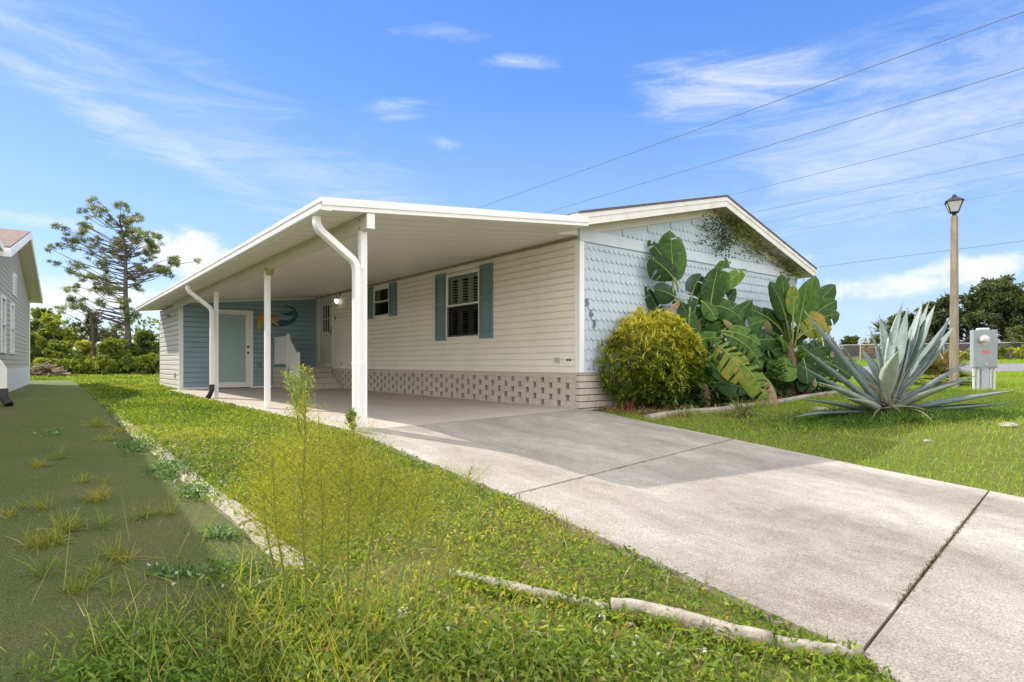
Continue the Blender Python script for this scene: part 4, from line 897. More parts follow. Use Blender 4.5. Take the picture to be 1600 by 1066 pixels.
# far lawn left and behind
# longer grass overhanging the slab and driveway edges
# tall straggling grass in the foreground
def fg(n, cx, cy, sx, sy, l0, l1, cols, wd=.0035, up=1.3, nm='tall_grass', droop=.8, mt=None):
    px = RS.normal(size=n)*sx+cx; py = np.clip(RS.normal(size=n)*sy+cy, 700, 1400); P = onTs(px, py); ok = ~is_drive(P[:, 0], P[:, 1]); P = P[ok]; n = len(P)
    return straps(P, rdir(n, up), l0+(l1-l0)*RS.rand(n)**1.5, wd*(.7+.6*RS.rand(n)), np.clip(cols+RS.normal(size=n)*.17, 0, 1), 5, droop*RS.rand(n)+.1, prof=[.8, 1, .9, .7, .4, .05])
m_tall = leafmat('tall_grass_blade', [(0, (.10, .16, .02)), (.35, (.22, .28, .03)), (.7, (.42, .40, .07)), (1, (.60, .48, .22))], .45)
tag(npmesh('tall_grass', *join([fg(1000, 480, 1010, 100, 80, .06, .26, .55), fg(300, 330, 1010, 110, 50, .08, .28, .65), fg(420, 620, 960, 90, 60, .05, .20, .5), fg(160, 430, 1130, 140, 50, .10, .32, .6), fg(60, 320, 960, 120, 60, .2, .4, .85, .002, .5, droop=.2)]), m_tall), kind='stuff')
# broad-leaved weeds, lower left, and along the turf edge
def broad(px, py, rx, ry, n, L_, W_, c, h=.05):
    a = RS.normal(size=n)*rx+px; b = RS.normal(size=n)*ry+py; P = onTs(a, b); P = P[~is_drive(P[:, 0]-.06, P[:, 1])]; n = len(P); P[:, 2] += h*RS.rand(n)
    return leaves(P, rdir(n, .5), L_*(.6+.8*RS.rand(n)), W_, np.clip(c+RS.normal(size=n)*.2, 0, 1), bend=.2)
m_weed = leafmat('weed_leaf', [(0, (.045, .10, .02)), (.4, (.11, .21, .035)), (.75, (.22, .32, .05)), (1, (.36, .38, .10))], .42)
W1 = [broad(230, 1030, 55, 25, 1100, .038, .010, .5, .08), broad(430, 930, 55, 30, 1100, .03, .012, .35, .05), broad(370, 900, 40, 12, 350, .028, .012, .3, .03), broad(450, 1000, 70, 40, 1200, .035, .012, .4, .06), broad(620, 1020, 120, 35, 1500, .04, .012, .65, .08), broad(800, 1030, 120, 25, 1300, .04, .012, .7, .07), broad(560, 770, 28, 16, 500, .045, .018, .35, .05), broad(150, 1075, 60, 14, 450, .036, .010, .5, .07), broad(310, 1080, 90, 22, 1300, .036, .010, .45, .07), broad(900, 1050, 220, 30, 900, .045, .013, .6, .08)]
tag(npmesh('broadleaf_weeds', *join(W1), m_weed), kind='stuff')
# small white flowers
def flowers(pts):
    V = []; 
    for px, py in pts:
        q = onT(px, py); c = Vector((q.x, q.y, q.z+.05+.02*random.random()))
        V.append(c)
    P = np.repeat(np.array([tuple(c) for c in V]), 9, 0); n = len(P); return leaves(P, rdir(n, .6), .011, .006, RS.rand(n))
fl = [(628+7*math.cos(i*2.1), 985+10*math.sin(i*3.3)) for i in range(5)]+[(675, 990), (640, 1002), (700, 1008), (712, 998), (760, 1035), (772, 1012), (840, 1045), (846, 1060), (938, 985), (944, 990), (985, 1002), (930, 1010), (990, 1036), (995, 1020), (958, 1058), (232, 903), (272, 938), (349, 940), (215, 1020), (237, 1010), (190, 1055), (275, 922), (540, 1040), (610, 1050), (455, 1000), (300, 757), (345, 768), (352, 775), (1030, 1050), (1100, 1045)]
tag(npmesh('white_flowers', *flowers(fl), leafmat('petal', [(0, (.60, .60, .58)), (1, (.75, .75, .72))], .2, tcol=(1, 1, 1))), kind='stuff')
# grass overhanging the kerbs
P = []; 
for i in range(1300):
    s = random.uniform(3, tot); p, t = along(KP, KD, s); P.append((p.x+.075+abs(random.gauss(0, .03)), p.y, Tf(p.x, p.y)+.01))
for i in range(1900):
    s = random.uniform(0, D2[-1]); p, t = along(KP2, D2, s); nn = Vector((t.y, -t.x, 0)); q = p+nn*random.choice((-1, 1))*(.04+abs(random.gauss(0, .02))); P.append((q.x, q.y, Tf(q.x, q.y)+.01))
P = np.array(P); n = len(P)
tag(npmesh('edge_grass', *leaves(P, rdir(n, .9), .05+.03*RS.rand(n), .010, np.clip(.6+RS.normal(size=n)*.2, 0, 1), bend=.3), m_lawn), kind='stuff')

# tufts growing through the artificial turf
m_tuft = leafmat('tuft_blade', [(0, (.10, .17, .02)), (.5, (.22, .26, .03)), (.8, (.36, .30, .05)), (1, (.30, .17, .06))], .4)
def tuft(px, py, w, h, n, c, label):
    w *= 1.2; h *= 1.45; n = int(n*1.5); c = c*.75-.02
    p = onT(px, py); dd = ((p.x-CAM[0])*ST+(p.y-CAM[1])*CT)/F_; P = np.stack([p.x+RS.normal(size=n)*w*dd*.45*CT, p.y-RS.normal(size=n)*w*dd*.45*ST, np.full(n, p.z+.01)], 1)
    P[:, 1] += RS.normal(size=n)*.02
    tag(npmesh('grass_tuft', *straps(P, rdir(n, .8), h*dd*(.6+.9*RS.rand(n)), .0045*max(1, dd*F_/4), np.clip(c+RS.normal(size=n)*.15, 0, 1), 4, .7), m_tuft), label, 'grass tuft', 'grass tufts growing through the artificial turf')
tuft(150, 668, 14, 12, 50, .75, 'yellowish tuft in the far middle of the artificial turf'); tuft(60, 732, 16, 10, 60, .85, 'orange-yellow low tuft, left far part of the turf'); tuft(92, 718, 14, 14, 40, .5, 'green-yellow tuft beyond the orange-yellow low tuft')
tuft(185, 678, 20, 8, 50, .95, 'reddish-brown creeping tuft beside the edging stones'); tuft(162, 692, 22, 9, 60, .65, 'sprawling tuft below the reddish-brown one'); tuft(128, 757, 12, 12, 30, .7, 'small tuft above the bright orange tuft on the turf'); tuft(165, 757, 8, 10, 16, .6, 'tiny tuft right of the small one, mid turf')
tuft(152, 786, 16, 18, 60, .85, 'bright orange-yellow tuft with a dry tail in mid turf'); tuft(70, 800, 16, 20, 34, .7, 'thin spreading tuft near the left edge, mid turf'); tuft(12, 812, 12, 16, 30, .85, 'tuft cut by the left edge of the picture'); tuft(33, 800, 6, 16, 10, .3, 'sparse thin tuft next to the left-edge tuft')
tuft(225, 812, 22, 18, 50, .65, 'row of short yellow blades on the turf toward the kerb'); tuft(266, 806, 6, 20, 12, .75, 'upright little tuft nearest the kerb stones in mid turf')
tuft(105, 832, 24, 22, 80, .65, 'broad yellow-green tuft left of centre of the turf'); tuft(162, 828, 10, 24, 26, .4, 'bright green upright tuft right of the broad one'); tuft(85, 855, 18, 20, 60, .7, 'yellow tuft just below the broad yellow-green tuft'); tuft(50, 860, 16, 24, 30, .75, 'spreading tuft with long blades reaching left')
tuft(180, 875, 16, 24, 40, .55, 'tall-bladed tuft in the near middle of the turf'); tuft(195, 884, 14, 18, 30, .75, 'orange-tinted tuft beside the tall-bladed one'); tuft(68, 906, 10, 34, 26, .2, 'green fan-shaped tuft in the near left turf'); tuft(103, 892, 5, 28, 8, .4, 'single thin upright blades between two tufts')
tuft(152, 908, 14, 26, 30, .5, 'near tuft with arching yellow blades'); tuft(118, 932, 20, 24, 50, .55, 'nearest large low tuft on the turf'); tuft(176, 935, 10, 26, 20, .45, 'small green tuft right of the nearest large one'); tuft(212, 930, 8, 26, 12, .3, 'sparse bent tuft toward the weeds'); tuft(250, 900, 7, 18, 14, .2, 'small green shoots at the end of a creeping runner')
def patch(px, py, rx, ry, n, label):
    a = RS.normal(size=n)*rx+px; b = RS.normal(size=n)*ry+py; P = onTs(a, b); P[:, 2] += .035*RS.rand(n)+.01
    dd = max(1, math.dist(P.mean(0)[:2], CAM[:2])/4.5)
    tag(npmesh('ground_weed', *leaves(P, rdir(n, .6), .035*dd, .018*dd, np.clip(.4+RS.normal(size=n)*.25, 0, 1)), leafmat('blue_weed_leaf', [(0, (.05, .11, .04)), (.5, (.13, .24, .08)), (1, (.30, .40, .20))], .35)), label, 'weed', 'blue-green weeds along the kerb')
patch(215, 701, 16, 5, 260, 'blue-green creeping weed beside the kerb, farthest patch'); patch(268, 740, 17, 7, 380, 'blue-green weed patch crossing the kerb stones'); patch(303, 776, 13, 5, 220, 'dark blue-green weed patch on the turf just before the kerb end'); patch(345, 843, 20, 4, 150, 'thin runner of blue-green weed in the near turf corner')
patch(60+20, 681, 10, 2, 30, 'faint grey-green weed sprig in the far turf'); patch(285, 905, 26, 4, 130, 'creeping weed runner with a white flower at its tip')
x, y, d, sc = scatter(2600, 2, 12, .03, .004, lambda x, y: is_turf(x, y)); k = vnoise(x, y, 1.1, 15) > .60; x, y = x[k], y[k]; n = len(x)
P = np.stack([x, y, T(x, y)+.016], 1); Dr = rdir(n, 0); Dr[:, 2] = np.abs(Dr[:, 2])*.25
tag(npmesh('turf_runners', *straps(P, Dr, .05+.08*RS.rand(n), .004, RS.rand(n), 3, .3), leafmat('runner', [(0, (.10, .12, .03)), (.6, (.26, .24, .06)), (1, (.34, .24, .12))], .3)), kind='stuff')
# litter specks on the turf
n = 420; x, y, d, sc = scatter(2600, 2, 9, .03, .004, lambda x, y: is_turf(x, y)); n = len(x); P = np.stack([x, y, T(x, y)+.022], 1)
tag(npmesh('leaf_litter', *leaves(P, rdir(n, 0), .010+.012*RS.rand(n)**3, .006, RS.rand(n)), leafmat('litter', [(0, (.05, .07, .03)), (.7, (.16, .14, .08)), (1, (.55, .52, .45))], .1)), kind='stuff')

# ---- tall feathery weeds
m_fen = leafmat('feathery_foliage', [(0, (.17, .20, .015)), (.5, (.33, .35, .02)), (1, (.52, .48, .07))], .5); m_stem = mat('green_stem', (.12, .17, .03), .6)
def fennel(bx, by, tx, ty, nb, spread, hz, label, lean=0., frac=.4, dens=1.0):
    b = onT(bx, by); dd = ((b.x-CAM[0])*ST+(b.y-CAM[1])*CT); t = at(tx, ty, dd+lean); root = thing('feathery_weed', label, 'weed', tuple(b), 'tall feathery weeds in the foreground')
    path = [b.lerp(t, i/10)+Vector((math.sin(i*.9+bx)*.006, math.cos(i*.7+by)*.006, 0)) for i in range(11)]
    H = (t-b).length; mb = MB(); mb.tube(path, [.0045*(1-.8*i/10)+.0006 for i in range(11)], 6); P = []; D = []; 
    for k in range(nb):
        f = frac+(1-frac)*(k/nb)**.9; i = f*10; i0 = min(9, int(i)); p = path[i0].lerp(path[i0+1], i-i0); a = k*2.4+random.uniform(-.4, .4)
        L = 1.45*spread*math.sin(math.pi*min(1, (f-frac)/(1-frac)*.85+.22))*random.uniform(.6, 1.15); dr = Vector((math.cos(a), math.sin(a), random.uniform(.45, 1.0))).normalized()
        q = [p+dr*L*s+Vector((0, 0, .10*L*s*s)) for s in (0, .33, .66, 1)]; mb.tube(q, [.0013, .001, .0008, .0004], 4, cap=False)
        m = int(.95*hz*L/.1)
        for s in np.random.RandomState(k).rand(m): P.append(tuple(p+dr*L*float(s)+Vector((0, 0, .1*L*s*s)))); D.append(tuple(dr*.7))
    mb.build('stem', m_stem, root)
    P = np.array(P); n = len(P); P += RS.normal(size=(n, 3))*.022; D = np.array(D)+RS.normal(size=(n, 3))*.8+np.array([0, 0, .35])
    npmesh('foliage', *leaves(P, D, (.014+.018*RS.rand(n)), .0013, np.clip(.5+RS.normal(size=n)*.25, 0, 1)), m_fen, root)
fennel(478, 1020, 474, 590, 70, .14, 60, 'tallest feathery yellow-green weed, its top just below the carport slab', .05, .22)
fennel(505, 1000, 500, 650, 60, .15, 60, 'feathery weed right behind the tallest stem', .10, .3)
fennel(452, 990, 418, 668, 60, .15, 60, 'left-leaning feathery weed above the end of the kerb stones', .0, .35)
fennel(540, 985, 552, 640, 66, .16, 60, 'feathery weed reaching up in front of the front carport post', .1, .38)
fennel(440, 960, 398, 705, 46, .12, 50, 'shorter feathery weed leftmost over the kerb row', .0, .4)
fennel(560, 1010, 600, 700, 50, .14, 50, 'feathery weed leaning right, between front post and lawn centre', .1, .5)
fennel(600, 1000, 668, 735, 50, .15, 50, 'right-leaning feathery weed over the middle of the lawn strip', .15, .55)
fennel(640, 990, 735, 728, 30, .10, 34, 'rightmost feathery weed whose tip reaches the driveway edge', .2, .7)
fennel(690, 1000, 716, 850, 20, .09, 30, 'low feathery weed tuft in front of the curved edging', .05, .5)
# leafy weed with pale bunched leaves by the slab
def leafy(bx, by, tx, ty, label, n, L_, W_, c, mt, spread, nm='leafy_weed'):
    b = onT(bx, by); dd = ((b.x-CAM[0])*ST+(b.y-CAM[1])*CT); t = at(tx, ty, dd); root = thing(nm, label, 'weed', tuple(b)); mb = MB(); P = []; D = []
    H = (t-b).length
    for s in range(5):
        a = s*1.3; q = t+Vector((math.cos(a), math.sin(a), 0))*spread*(0 if s == 0 else .8)-Vector((0, 0, H*.25*(s > 0)*random.random())); mb.tube([b, b.lerp(q, .5)+Vector((random.uniform(-.02, .02), 0, 0)), q], [.005, .004, .0015], 5)
        for k in range(n//5): f = random.uniform(.12, 1)**.7; P.append(tuple(b.lerp(q, f)+Vector((random.gauss(0, spread*.28), random.gauss(0, spread*.28), 0)))); D.append((math.cos(k*2.4), math.sin(k*2.4), 1.0))
    mb.build('stem', m_stem, root); P = np.array(P); n = len(P); npmesh('foliage', *leaves(P, np.array(D)+RS.normal(size=(n, 3))*.4, L_*(.6+.7*RS.rand(n)), W_, np.clip(c+RS.normal(size=n)*.2, 0, 1)), mt, root)
leafy(470, 690, 470, 572, 'pale yellow-green leafy sapling at the slab edge, in front of the steps', 700, .05, .013, .8, m_weed, .13)
leafy(551, 678, 549, 640, 'small dark green weed against the foot of the front carport post', 140, .05, .022, .3, m_weed, .06)

# ---- yellow-green bush
def strap_bush(px, py, topy, wpx, label, dist_shift=0.):
    b = onT(px, py); dd = ((b.x-CAM[0])*ST+(b.y-CAM[1])*CT)+.62; c = at(px, (py+topy)/2, dd); rx = wpx/2/F_*dd; rz = (py-topy)/2/F_*dd; root = thing('golden_bush', label, 'bush', (c.x, c.y, Tf(c.x, c.y)))
    P = []; D = []; col = []; mb = MB(); foot = Vector((c.x, c.y, Tf(c.x, c.y)))
    for k in range(2300):
        u = rdir(1, .02)[0]; rr_ = (1-.30*RS.rand()**1.6)*(1+.10*math.sin(5*math.atan2(u[1], u[0])+3*u[2])); q = np.array([c.x+u[0]*rx*rr_, c.y+u[1]*rx*.9*rr_, c.z+u[2]*rz*rr_*(1.0 if u[2] > 0 else .9)])
        if q[2] < foot.z+.05 or q[1] > -.10: continue
        if k % 90 == 0: mb.tube([foot+Vector((random.gauss(0, .08), random.gauss(0, .08), 0)), foot.lerp(Vector(q), .5)+Vector((0, 0, .05)), Vector(q)], [.010, .008, .004], 5)
        m = 15; ax = nrm((u+np.array([0, 0, .55]))[None])[0]; a0 = RS.rand()*6
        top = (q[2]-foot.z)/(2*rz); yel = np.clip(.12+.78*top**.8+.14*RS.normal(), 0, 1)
        for j in range(m):
            v = rdir(1)[0]; v = v-ax*np.dot(v, ax); v /= np.linalg.norm(v)+1e-6; P.append(q+ax*.03*RS.rand()); D.append(ax*(.25+.8*RS.rand())+v); col.append(np.clip(yel+.22*RS.normal(), 0, 1))
    mb.build('branches', mat('bush_branch', (.12, .08, .05), .9), root); P = np.array(P); n = len(P)
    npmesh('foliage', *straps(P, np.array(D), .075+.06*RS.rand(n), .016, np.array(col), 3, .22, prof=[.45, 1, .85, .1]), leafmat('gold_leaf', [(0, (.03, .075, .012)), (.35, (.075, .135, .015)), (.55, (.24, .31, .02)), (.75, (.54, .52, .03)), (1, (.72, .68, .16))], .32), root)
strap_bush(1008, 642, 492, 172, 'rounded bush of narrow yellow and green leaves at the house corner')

# ---- broad-leaved banana-like plants
m_ban = leafmat('paddle_leaf', [(0, (.012, .040, .006)), (.3, (.028, .085, .010)), (.5, (.055, .145, .014)), (.7, (.11, .215, .02)), (.88, (.27, .28, .025)), (1, (.42, .24, .04))], .30, .42, spec=.3)
m_deadleaf = leafmat('dead_paddle_leaf', [(0, (.09, .052, .028)), (.5, (.20, .125, .065)), (1, (.42, .31, .19))], .25, .8)
m_midrib = mat('midrib', (.22, .28, .06), .5)
def paddle(root, base, tip, width, col, pet=.35, sag=.15, seed=0, dead=False, torn=.14, roll=0., name='leaf', thick=True):
    """one leaf: petiole from base, blade from pet..1 along an arched midrib, lobes torn here and there"""
    rr = random.Random(seed); base = Vector(base); tip = Vector(tip); L = (tip-base).length; nn = 22; width *= .62 if dead else 1
    up = Vector((0, 0, 1)); ax = (tip-base).normalized(); arch = (up-ax*ax.dot(up)); arch = arch.normalized() if arch.length > .05 else Vector((CT, -ST, 0))
    pts = [base.lerp(tip, i/nn)+arch*sag*L*4*(i/nn)*(1-i/nn)*.5 for i in range(nn+1)]
    view = Vector((-ST, -CT, .25)); view.rotate(Matrix.Rotation(roll, 3, ax)) if roll else None
    i0 = int(pet*nn); mb = MB(); rad = .012 if not dead else .008
    mb.tube([p+Vector((0, 0, 0)) for p in pts], [rad*(1.5 if i <= i0 else 1)*(1-.75*max(0, i-i0)/(nn-i0)) for i in range(nn+1)], 6)
    rib = mb.build(name if False else 'leaf_stalk', m_midrib if not dead else mat('dead_stalk', (.22, .13, .07), .9)) ; 
    V = []; Fc = []; rn = []; Nn = nn-i0; F2 = 3
    prev_t = False
    gap = {k: rr.random() < torn*.45 for k in range(2*Nn)}
    for side in (1, -1):
        tear = 0.
        for k in range(Nn):
            f0 = k/Nn; f1 = (k+1)/Nn; wf = lambda f: width/2*min(1, (math.sin(math.pi*min(1, f*.93+.07))**.55)*1.0)*(1 if f > .05 else .6+8*f)
            torn_here = gap[k+(Nn if side < 0 else 0)]
            if torn_here: tear = rr.uniform(-.18, .28)*width; 
            t0 = (pts[i0+k+1]-pts[i0+k]).normalized(); s = t0.cross(view).normalized()*side; dn = -(s.cross(t0)).normalized()*side
            g = .016*L if torn_here else 0
            for (fa, fb, ww) in ((0, .5, 1), (.5, 1, 1)):
                pass
            o = len(V); A0 = pts[i0+k]+t0*g; B0 = pts[i0+k+1]; wa = wf(f0); wb = wf(f1)
            cur = lambda w, q: s*w*q+view*(.22*w*q*q if not dead else .5*w*q*q)*(-1)+up*(-(.10*w+tear*.35)*q*q)+t0*w*.18*q
            for q in (0, .4, .75, 1):
                V.append(A0+cur(wa, q)+(t0*g*3*q if torn_here else Vector())); V.append(B0+cur(wb, q))
            for j in range(3): Fc.append((o+2*j, o+2*j+1, o+2*j+3, o+2*j+2)); rn.append(min(1, max(0, col+rr.gauss(0, .075)+(.10*f1 if col > .6 else 0)+(.06 if j == 2 and rr.random() < .3 else 0))))
    me = npmesh(name, [tuple(v) for v in V], Fc, rn, m_ban if not dead else m_deadleaf, root, smooth=False)
    rib.parent = me
    return me
def banana(name, label, trunk_px, trunk_py, top_py, dshift, leaflist, nrand, seed, hgt, spread, trunk_r=.09, cat='banana plant'):
    b = onT(trunk_px, trunk_py); dd = ((b.x-CAM[0])*ST+(b.y-CAM[1])*CT)+dshift; c = at(trunk_px, top_py, dd); b = Vector((c.x, c.y, Tf(c.x, c.y)))
    root = thing(name, label, cat, tuple(b), 'broad-leaved plants in the bed'); rr = random.Random(seed)
    mb = MB(); 
    for s in range(4):
        off = Vector((rr.uniform(-.16, .16), rr.uniform(-.10, .10), 0)); mb.tube([b+off, b.lerp(c, .5)+off*1.1, c+off*.6], [trunk_r*.8, trunk_r*.7, trunk_r*.4], 9)
    mb.build('trunk', mat('fibrous_trunk', (.12, .075, .04), .95, noise=(9, (.24, .17, .10), .4, .65, (4, 4, .6)), bump=(40, 1, .02)), root)
    P = np.array([tuple(b.lerp(c, rr.random())) for _ in range(160)]); D = rdir(160, .3); npmesh('fibre', *straps(P+RS.normal(size=(160, 3))*.05, D, .15+.2*RS.rand(160), .012, RS.rand(160), 4, 1.2), m_deadleaf, root)
    for i, lf in enumerate(leaflist):
        bx, by, tx, ty, wpx, col, ds, de = lf[:8]; o = lf[8] if len(lf) > 8 else {}
        pb = at(bx, by, dd+ds); pt = at(tx, ty, dd+de); paddle(root, pb, pt, wpx/F_*dd, col, seed=seed*50+i, **o)
    for i in range(nrand):
        a = rr.uniform(0, 2*math.pi); h = rr.uniform(.35, 1.0); pb = b.lerp(c, .3+.5*rr.random()); ln = rr.uniform(.6, 1.0)*spread
        pt = pb+Vector((math.cos(a)*ln, math.sin(a)*ln*.6, hgt*h*rr.uniform(-.1, .8))); pt.y = min(pt.y, -.15); pt.z = max(pt.z, b.z+.15)
        paddle(root, pb, pt, rr.uniform(.26, .38), rr.choice((.05, .1, .2, .3, .3, .45, .6)), seed=seed*90+i, torn=.25, sag=.25, roll=rr.uniform(-.7, .7))
    for i in range(5):
        a = rr.uniform(0, 6.28); pb = b.lerp(c, .5+.3*rr.random()); pt = pb+Vector((math.cos(a)*.3, math.sin(a)*.2, -.45)); pt.z = max(pt.z, b.z+.03); pt.y = min(pt.y, -.1); paddle(root, pb, pt, .13, rr.random(), seed=seed*70+i, dead=True, torn=.9, sag=.1, name='dead_leaf')
    return root, dd
O = lambda **k: k
banana('banana_plant', 'tall broad-leaved plant with large torn upright leaves behind the yellow bush', 1085, 640, 500, .75, [
    (1052, 470, 1047, 360, 50, .42, 0, 0, O(pet=.30, torn=.12, sag=.02)), (1056, 440, 1012, 402, 46, .12, -.05, -.15, O(pet=.1, torn=.6)), (1060, 452, 1012, 376, 20, .15, 0, .0, O(pet=.55, torn=.2)),
    (1062, 470, 1022, 452, 36, .10, 0, -.1, O(pet=.2)), (1105, 510, 1133, 403, 32, .45, .0, .0, O(pet=.32, torn=.15, sag=.0)), (1108, 500, 1122, 418, 36, .3, -.1, -.1, O(pet=.3, sag=.05)), (1112, 470, 1166, 420, 24, .62, 0, .1, O(pet=.3, sag=.1)),
    (1078, 480, 1072, 572, 40, .32, -.25, -.4, O(pet=.05, torn=.1, sag=.0)), (1080, 470, 1096, 430, 30, .08, .1, .1, O(pet=.2)), (1040, 540, 1006, 447, 24, .15, .05, .1, O(pet=.25, torn=.2)), (1040, 520, 1003, 490, 16, .12, 0, .1, O(pet=.2)),
    (1095, 470, 1118, 500, 24, .55, -.1, -.2, O(pet=.1)), (1095, 480, 1160, 500, 40, .35, .0, -.1, O(pet=.3, sag=.3)), (1100, 520, 1188, 540, 34, .6, -.1, -.3, O(pet=.35, sag=.25, torn=.3)), (1100, 520, 1190, 575, 30, .5, -.1, -.35, O(pet=.3, sag=.35, torn=.6)),
    (1090, 540, 1140, 600, 34, .3, -.2, -.5, O(pet=.2, sag=.2)), (1095, 525, 1165, 600, 46, .78, -.25, -.6, O(pet=.25, sag=.22, torn=.85)), (1110, 540, 1200, 635, 40, .72, -.3, -.7, O(pet=.3, sag=.25, torn=.9)),
    (1100, 600, 1172, 612, 34, .28, -.3, -.6, O(pet=.25, sag=.2, torn=.3)), (1110, 560, 1150, 620, 30, .15, -.2, -.5, O(pet=.2)), (1100, 620, 1075, 580, 24, .3, -.3, -.4, O(pet=.2)), (1070, 545, 1128, 528, 26, .55, -.3, -.5, O(pet=.15, sag=.2, torn=.7)),
    (1090, 560, 1062, 470, 34, .25, .15, .15, O(pet=.2)), (1100, 560, 1150, 452, 32, .2, .15, .2, O(pet=.25, torn=.3)), (1110, 565, 1196, 500, 36, .38, .1, .0, O(pet=.25, sag=.2)), (1120, 570, 1212, 530, 34, .22, .05, .0, O(pet=.25, sag=.25)), (1090, 560, 1036, 515, 30, .18, .0, -.1, O(pet=.2)), (1100, 580, 1186, 560, 36, .3, .0, -.2, O(pet=.2, sag=.2)), (1110, 595, 1200, 600, 34, .2, -.1, -.3, O(pet=.2, sag=.2)), (1082, 520, 1102, 446, 28, .34, .1, .1, O(pet=.3)), (1120, 560, 1176, 468, 28, .3, .2, .2, O(pet=.35)), (1095, 600, 1140, 560, 34, .12, .0, -.2, O(pet=.1)), (1085, 600, 1110, 545, 34, .18, -.1, -.2, O(pet=.1)),
    (1195, 590, 1212, 642, 26, .75, -.5, -.75, O(dead=True, pet=.0, torn=.3, sag=.15, name='dead_leaf')), (1098, 590, 1106, 640, 20, .35, -.4, -.55, O(dead=True, pet=.1, name='dead_leaf')), (1065, 470, 1040, 500, 18, .9, -.1, -.2, O(dead=True, pet=.1, name='dead_leaf')), (1150, 520, 1130, 500, 14, .95, -.1, -.2, O(dead=True, pet=.1, name='dead_leaf'))],
    32, 3, 1.25, .85)
banana('banana_plant', 'broad-leaved plant with a fan of upright leaves on a brown fibrous trunk beside the agave', 1237, 625, 520, .85, [
    (1236, 545, 1221, 428, 32, .36, 0, 0, O(pet=.32, torn=.05, sag=.0)), (1240, 545, 1274, 430, 40, .48, 0, .05, O(pet=.34, torn=.08, sag=.03)), (1234, 545, 1203, 440, 28, .20, -.05, -.1, O(pet=.35, torn=.1)), (1242, 540, 1262, 440, 26, .55, -.05, -.1, O(pet=.35, torn=.1, sag=.0)),
    (1238, 540, 1240, 445, 22, .7, -.1, -.1, O(pet=.5, torn=.0, sag=.0)), (1230, 540, 1193, 480, 30, .12, .1, .1, O(pet=.3)), (1228, 545, 1195, 540, 40, .15, .0, -.1, O(pet=.3, sag=.35)), (1230, 530, 1150, 480, 22, .3, .1, -.1, O(pet=.35, sag=.25)),
    (1245, 530, 1308, 470, 38, .35, .1, .2, O(pet=.3, sag=.2, torn=.2)), (1248, 530, 1306, 445, 34, .30, .25, .4, O(pet=.35, sag=.15, torn=.1)), (1248, 530, 1312, 490, 32, .36, .1, .1, O(pet=.35, sag=.25, torn=.3)), (1248, 525, 1290, 500, 44, .85, -.1, -.1, O(pet=.2, sag=.3, torn=.4)), (1245, 530, 1300, 515, 34, .8, -.15, -.2, O(pet=.25, sag=.3, torn=.6)),
    (1250, 555, 1288, 565, 40, .18, -.2, -.35, O(pet=.15, sag=.2, torn=.2)), (1255, 560, 1330, 590, 36, .22, -.1, -.2, O(pet=.25, sag=.2, torn=.3)), (1250, 570, 1345, 575, 20, .2, .3, .4, O(pet=.4, sag=.15)),
    (1225, 555, 1232, 597, 36, .66, -.35, -.5, O(pet=.05, sag=.05, torn=.3)), (1228, 560, 1205, 585, 26, .5, -.3, -.45, O(pet=.1, sag=.2)), (1232, 600, 1200, 605, 30, .15, -.1, -.3, O(pet=.2)), (1240, 580, 1270, 610, 30, .25, -.2, -.4, O(pet=.2)), (1255, 560, 1262, 600, 30, .2, -.3, -.5, O(pet=.1)),
    (1235, 560, 1182, 520, 34, .2, .05, .0, O(pet=.25, sag=.2)), (1250, 552, 1286, 468, 32, .25, .15, .2, O(pet=.3)), (1250, 560, 1302, 540, 30, .2, .0, .0, O(pet=.25, sag=.2)), (1230, 572, 1190, 562, 34, .15, -.05, -.2, O(pet=.2, sag=.2)), (1228, 550, 1212, 478, 28, .15, .1, .1, O(pet=.25)), (1245, 580, 1285, 590, 32, .12, -.1, -.2, O(pet=.1)),
    (1272, 500, 1297, 525, 22, .8, -.1, -.1, O(dead=True, pet=.1, torn=.5, name='dead_leaf')), (1205, 520, 1195, 500, 22, .7, -.1, -.2, O(dead=True, pet=.1, name='dead_leaf')), (1235, 545, 1240, 580, 22, .5, -.25, -.35, O(dead=True, pet=.1, name='dead_leaf')), (1255, 570, 1275, 605, 18, .9, -.3, -.45, O(dead=True, pet=.0, name='dead_leaf'))],
    22, 5, 1.0, .75, .12)
banana('banana_plant', 'low drooping broad-leaved plant filling the gap between the two taller ones', 1165, 625, 560, .95, [
    (1165, 590, 1150, 520, 34, .3, 0, 0, O(pet=.3)), (1165, 590, 1200, 545, 34, .2, 0, 0, O(pet=.3, sag=.2)), (1160, 580, 1130, 555, 30, .15, 0, -.2, O(pet=.25)), (1165, 590, 1205, 590, 32, .2, -.1, -.3, O(pet=.2, sag=.3)), (1170, 600, 1215, 560, 30, .35, 0, 0, O(pet=.3)), (1155, 600, 1120, 590, 28, .1, 0, -.2, O(pet=.2))],
    18, 8, .6, .7)
# shaded undergrowth between the tall plants
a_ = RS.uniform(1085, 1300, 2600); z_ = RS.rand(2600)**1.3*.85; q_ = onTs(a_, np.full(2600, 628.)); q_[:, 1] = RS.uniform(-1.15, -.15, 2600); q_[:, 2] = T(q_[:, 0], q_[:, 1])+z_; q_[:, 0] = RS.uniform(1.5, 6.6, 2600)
tag(npmesh('bed_undergrowth', *leaves(q_, rdir(2600, .1), .13+.10*RS.rand(2600), .055, np.clip(.12+.4*z_+RS.normal(size=2600)*.12, 0, .75), bend=.25), m_ban), kind='stuff')
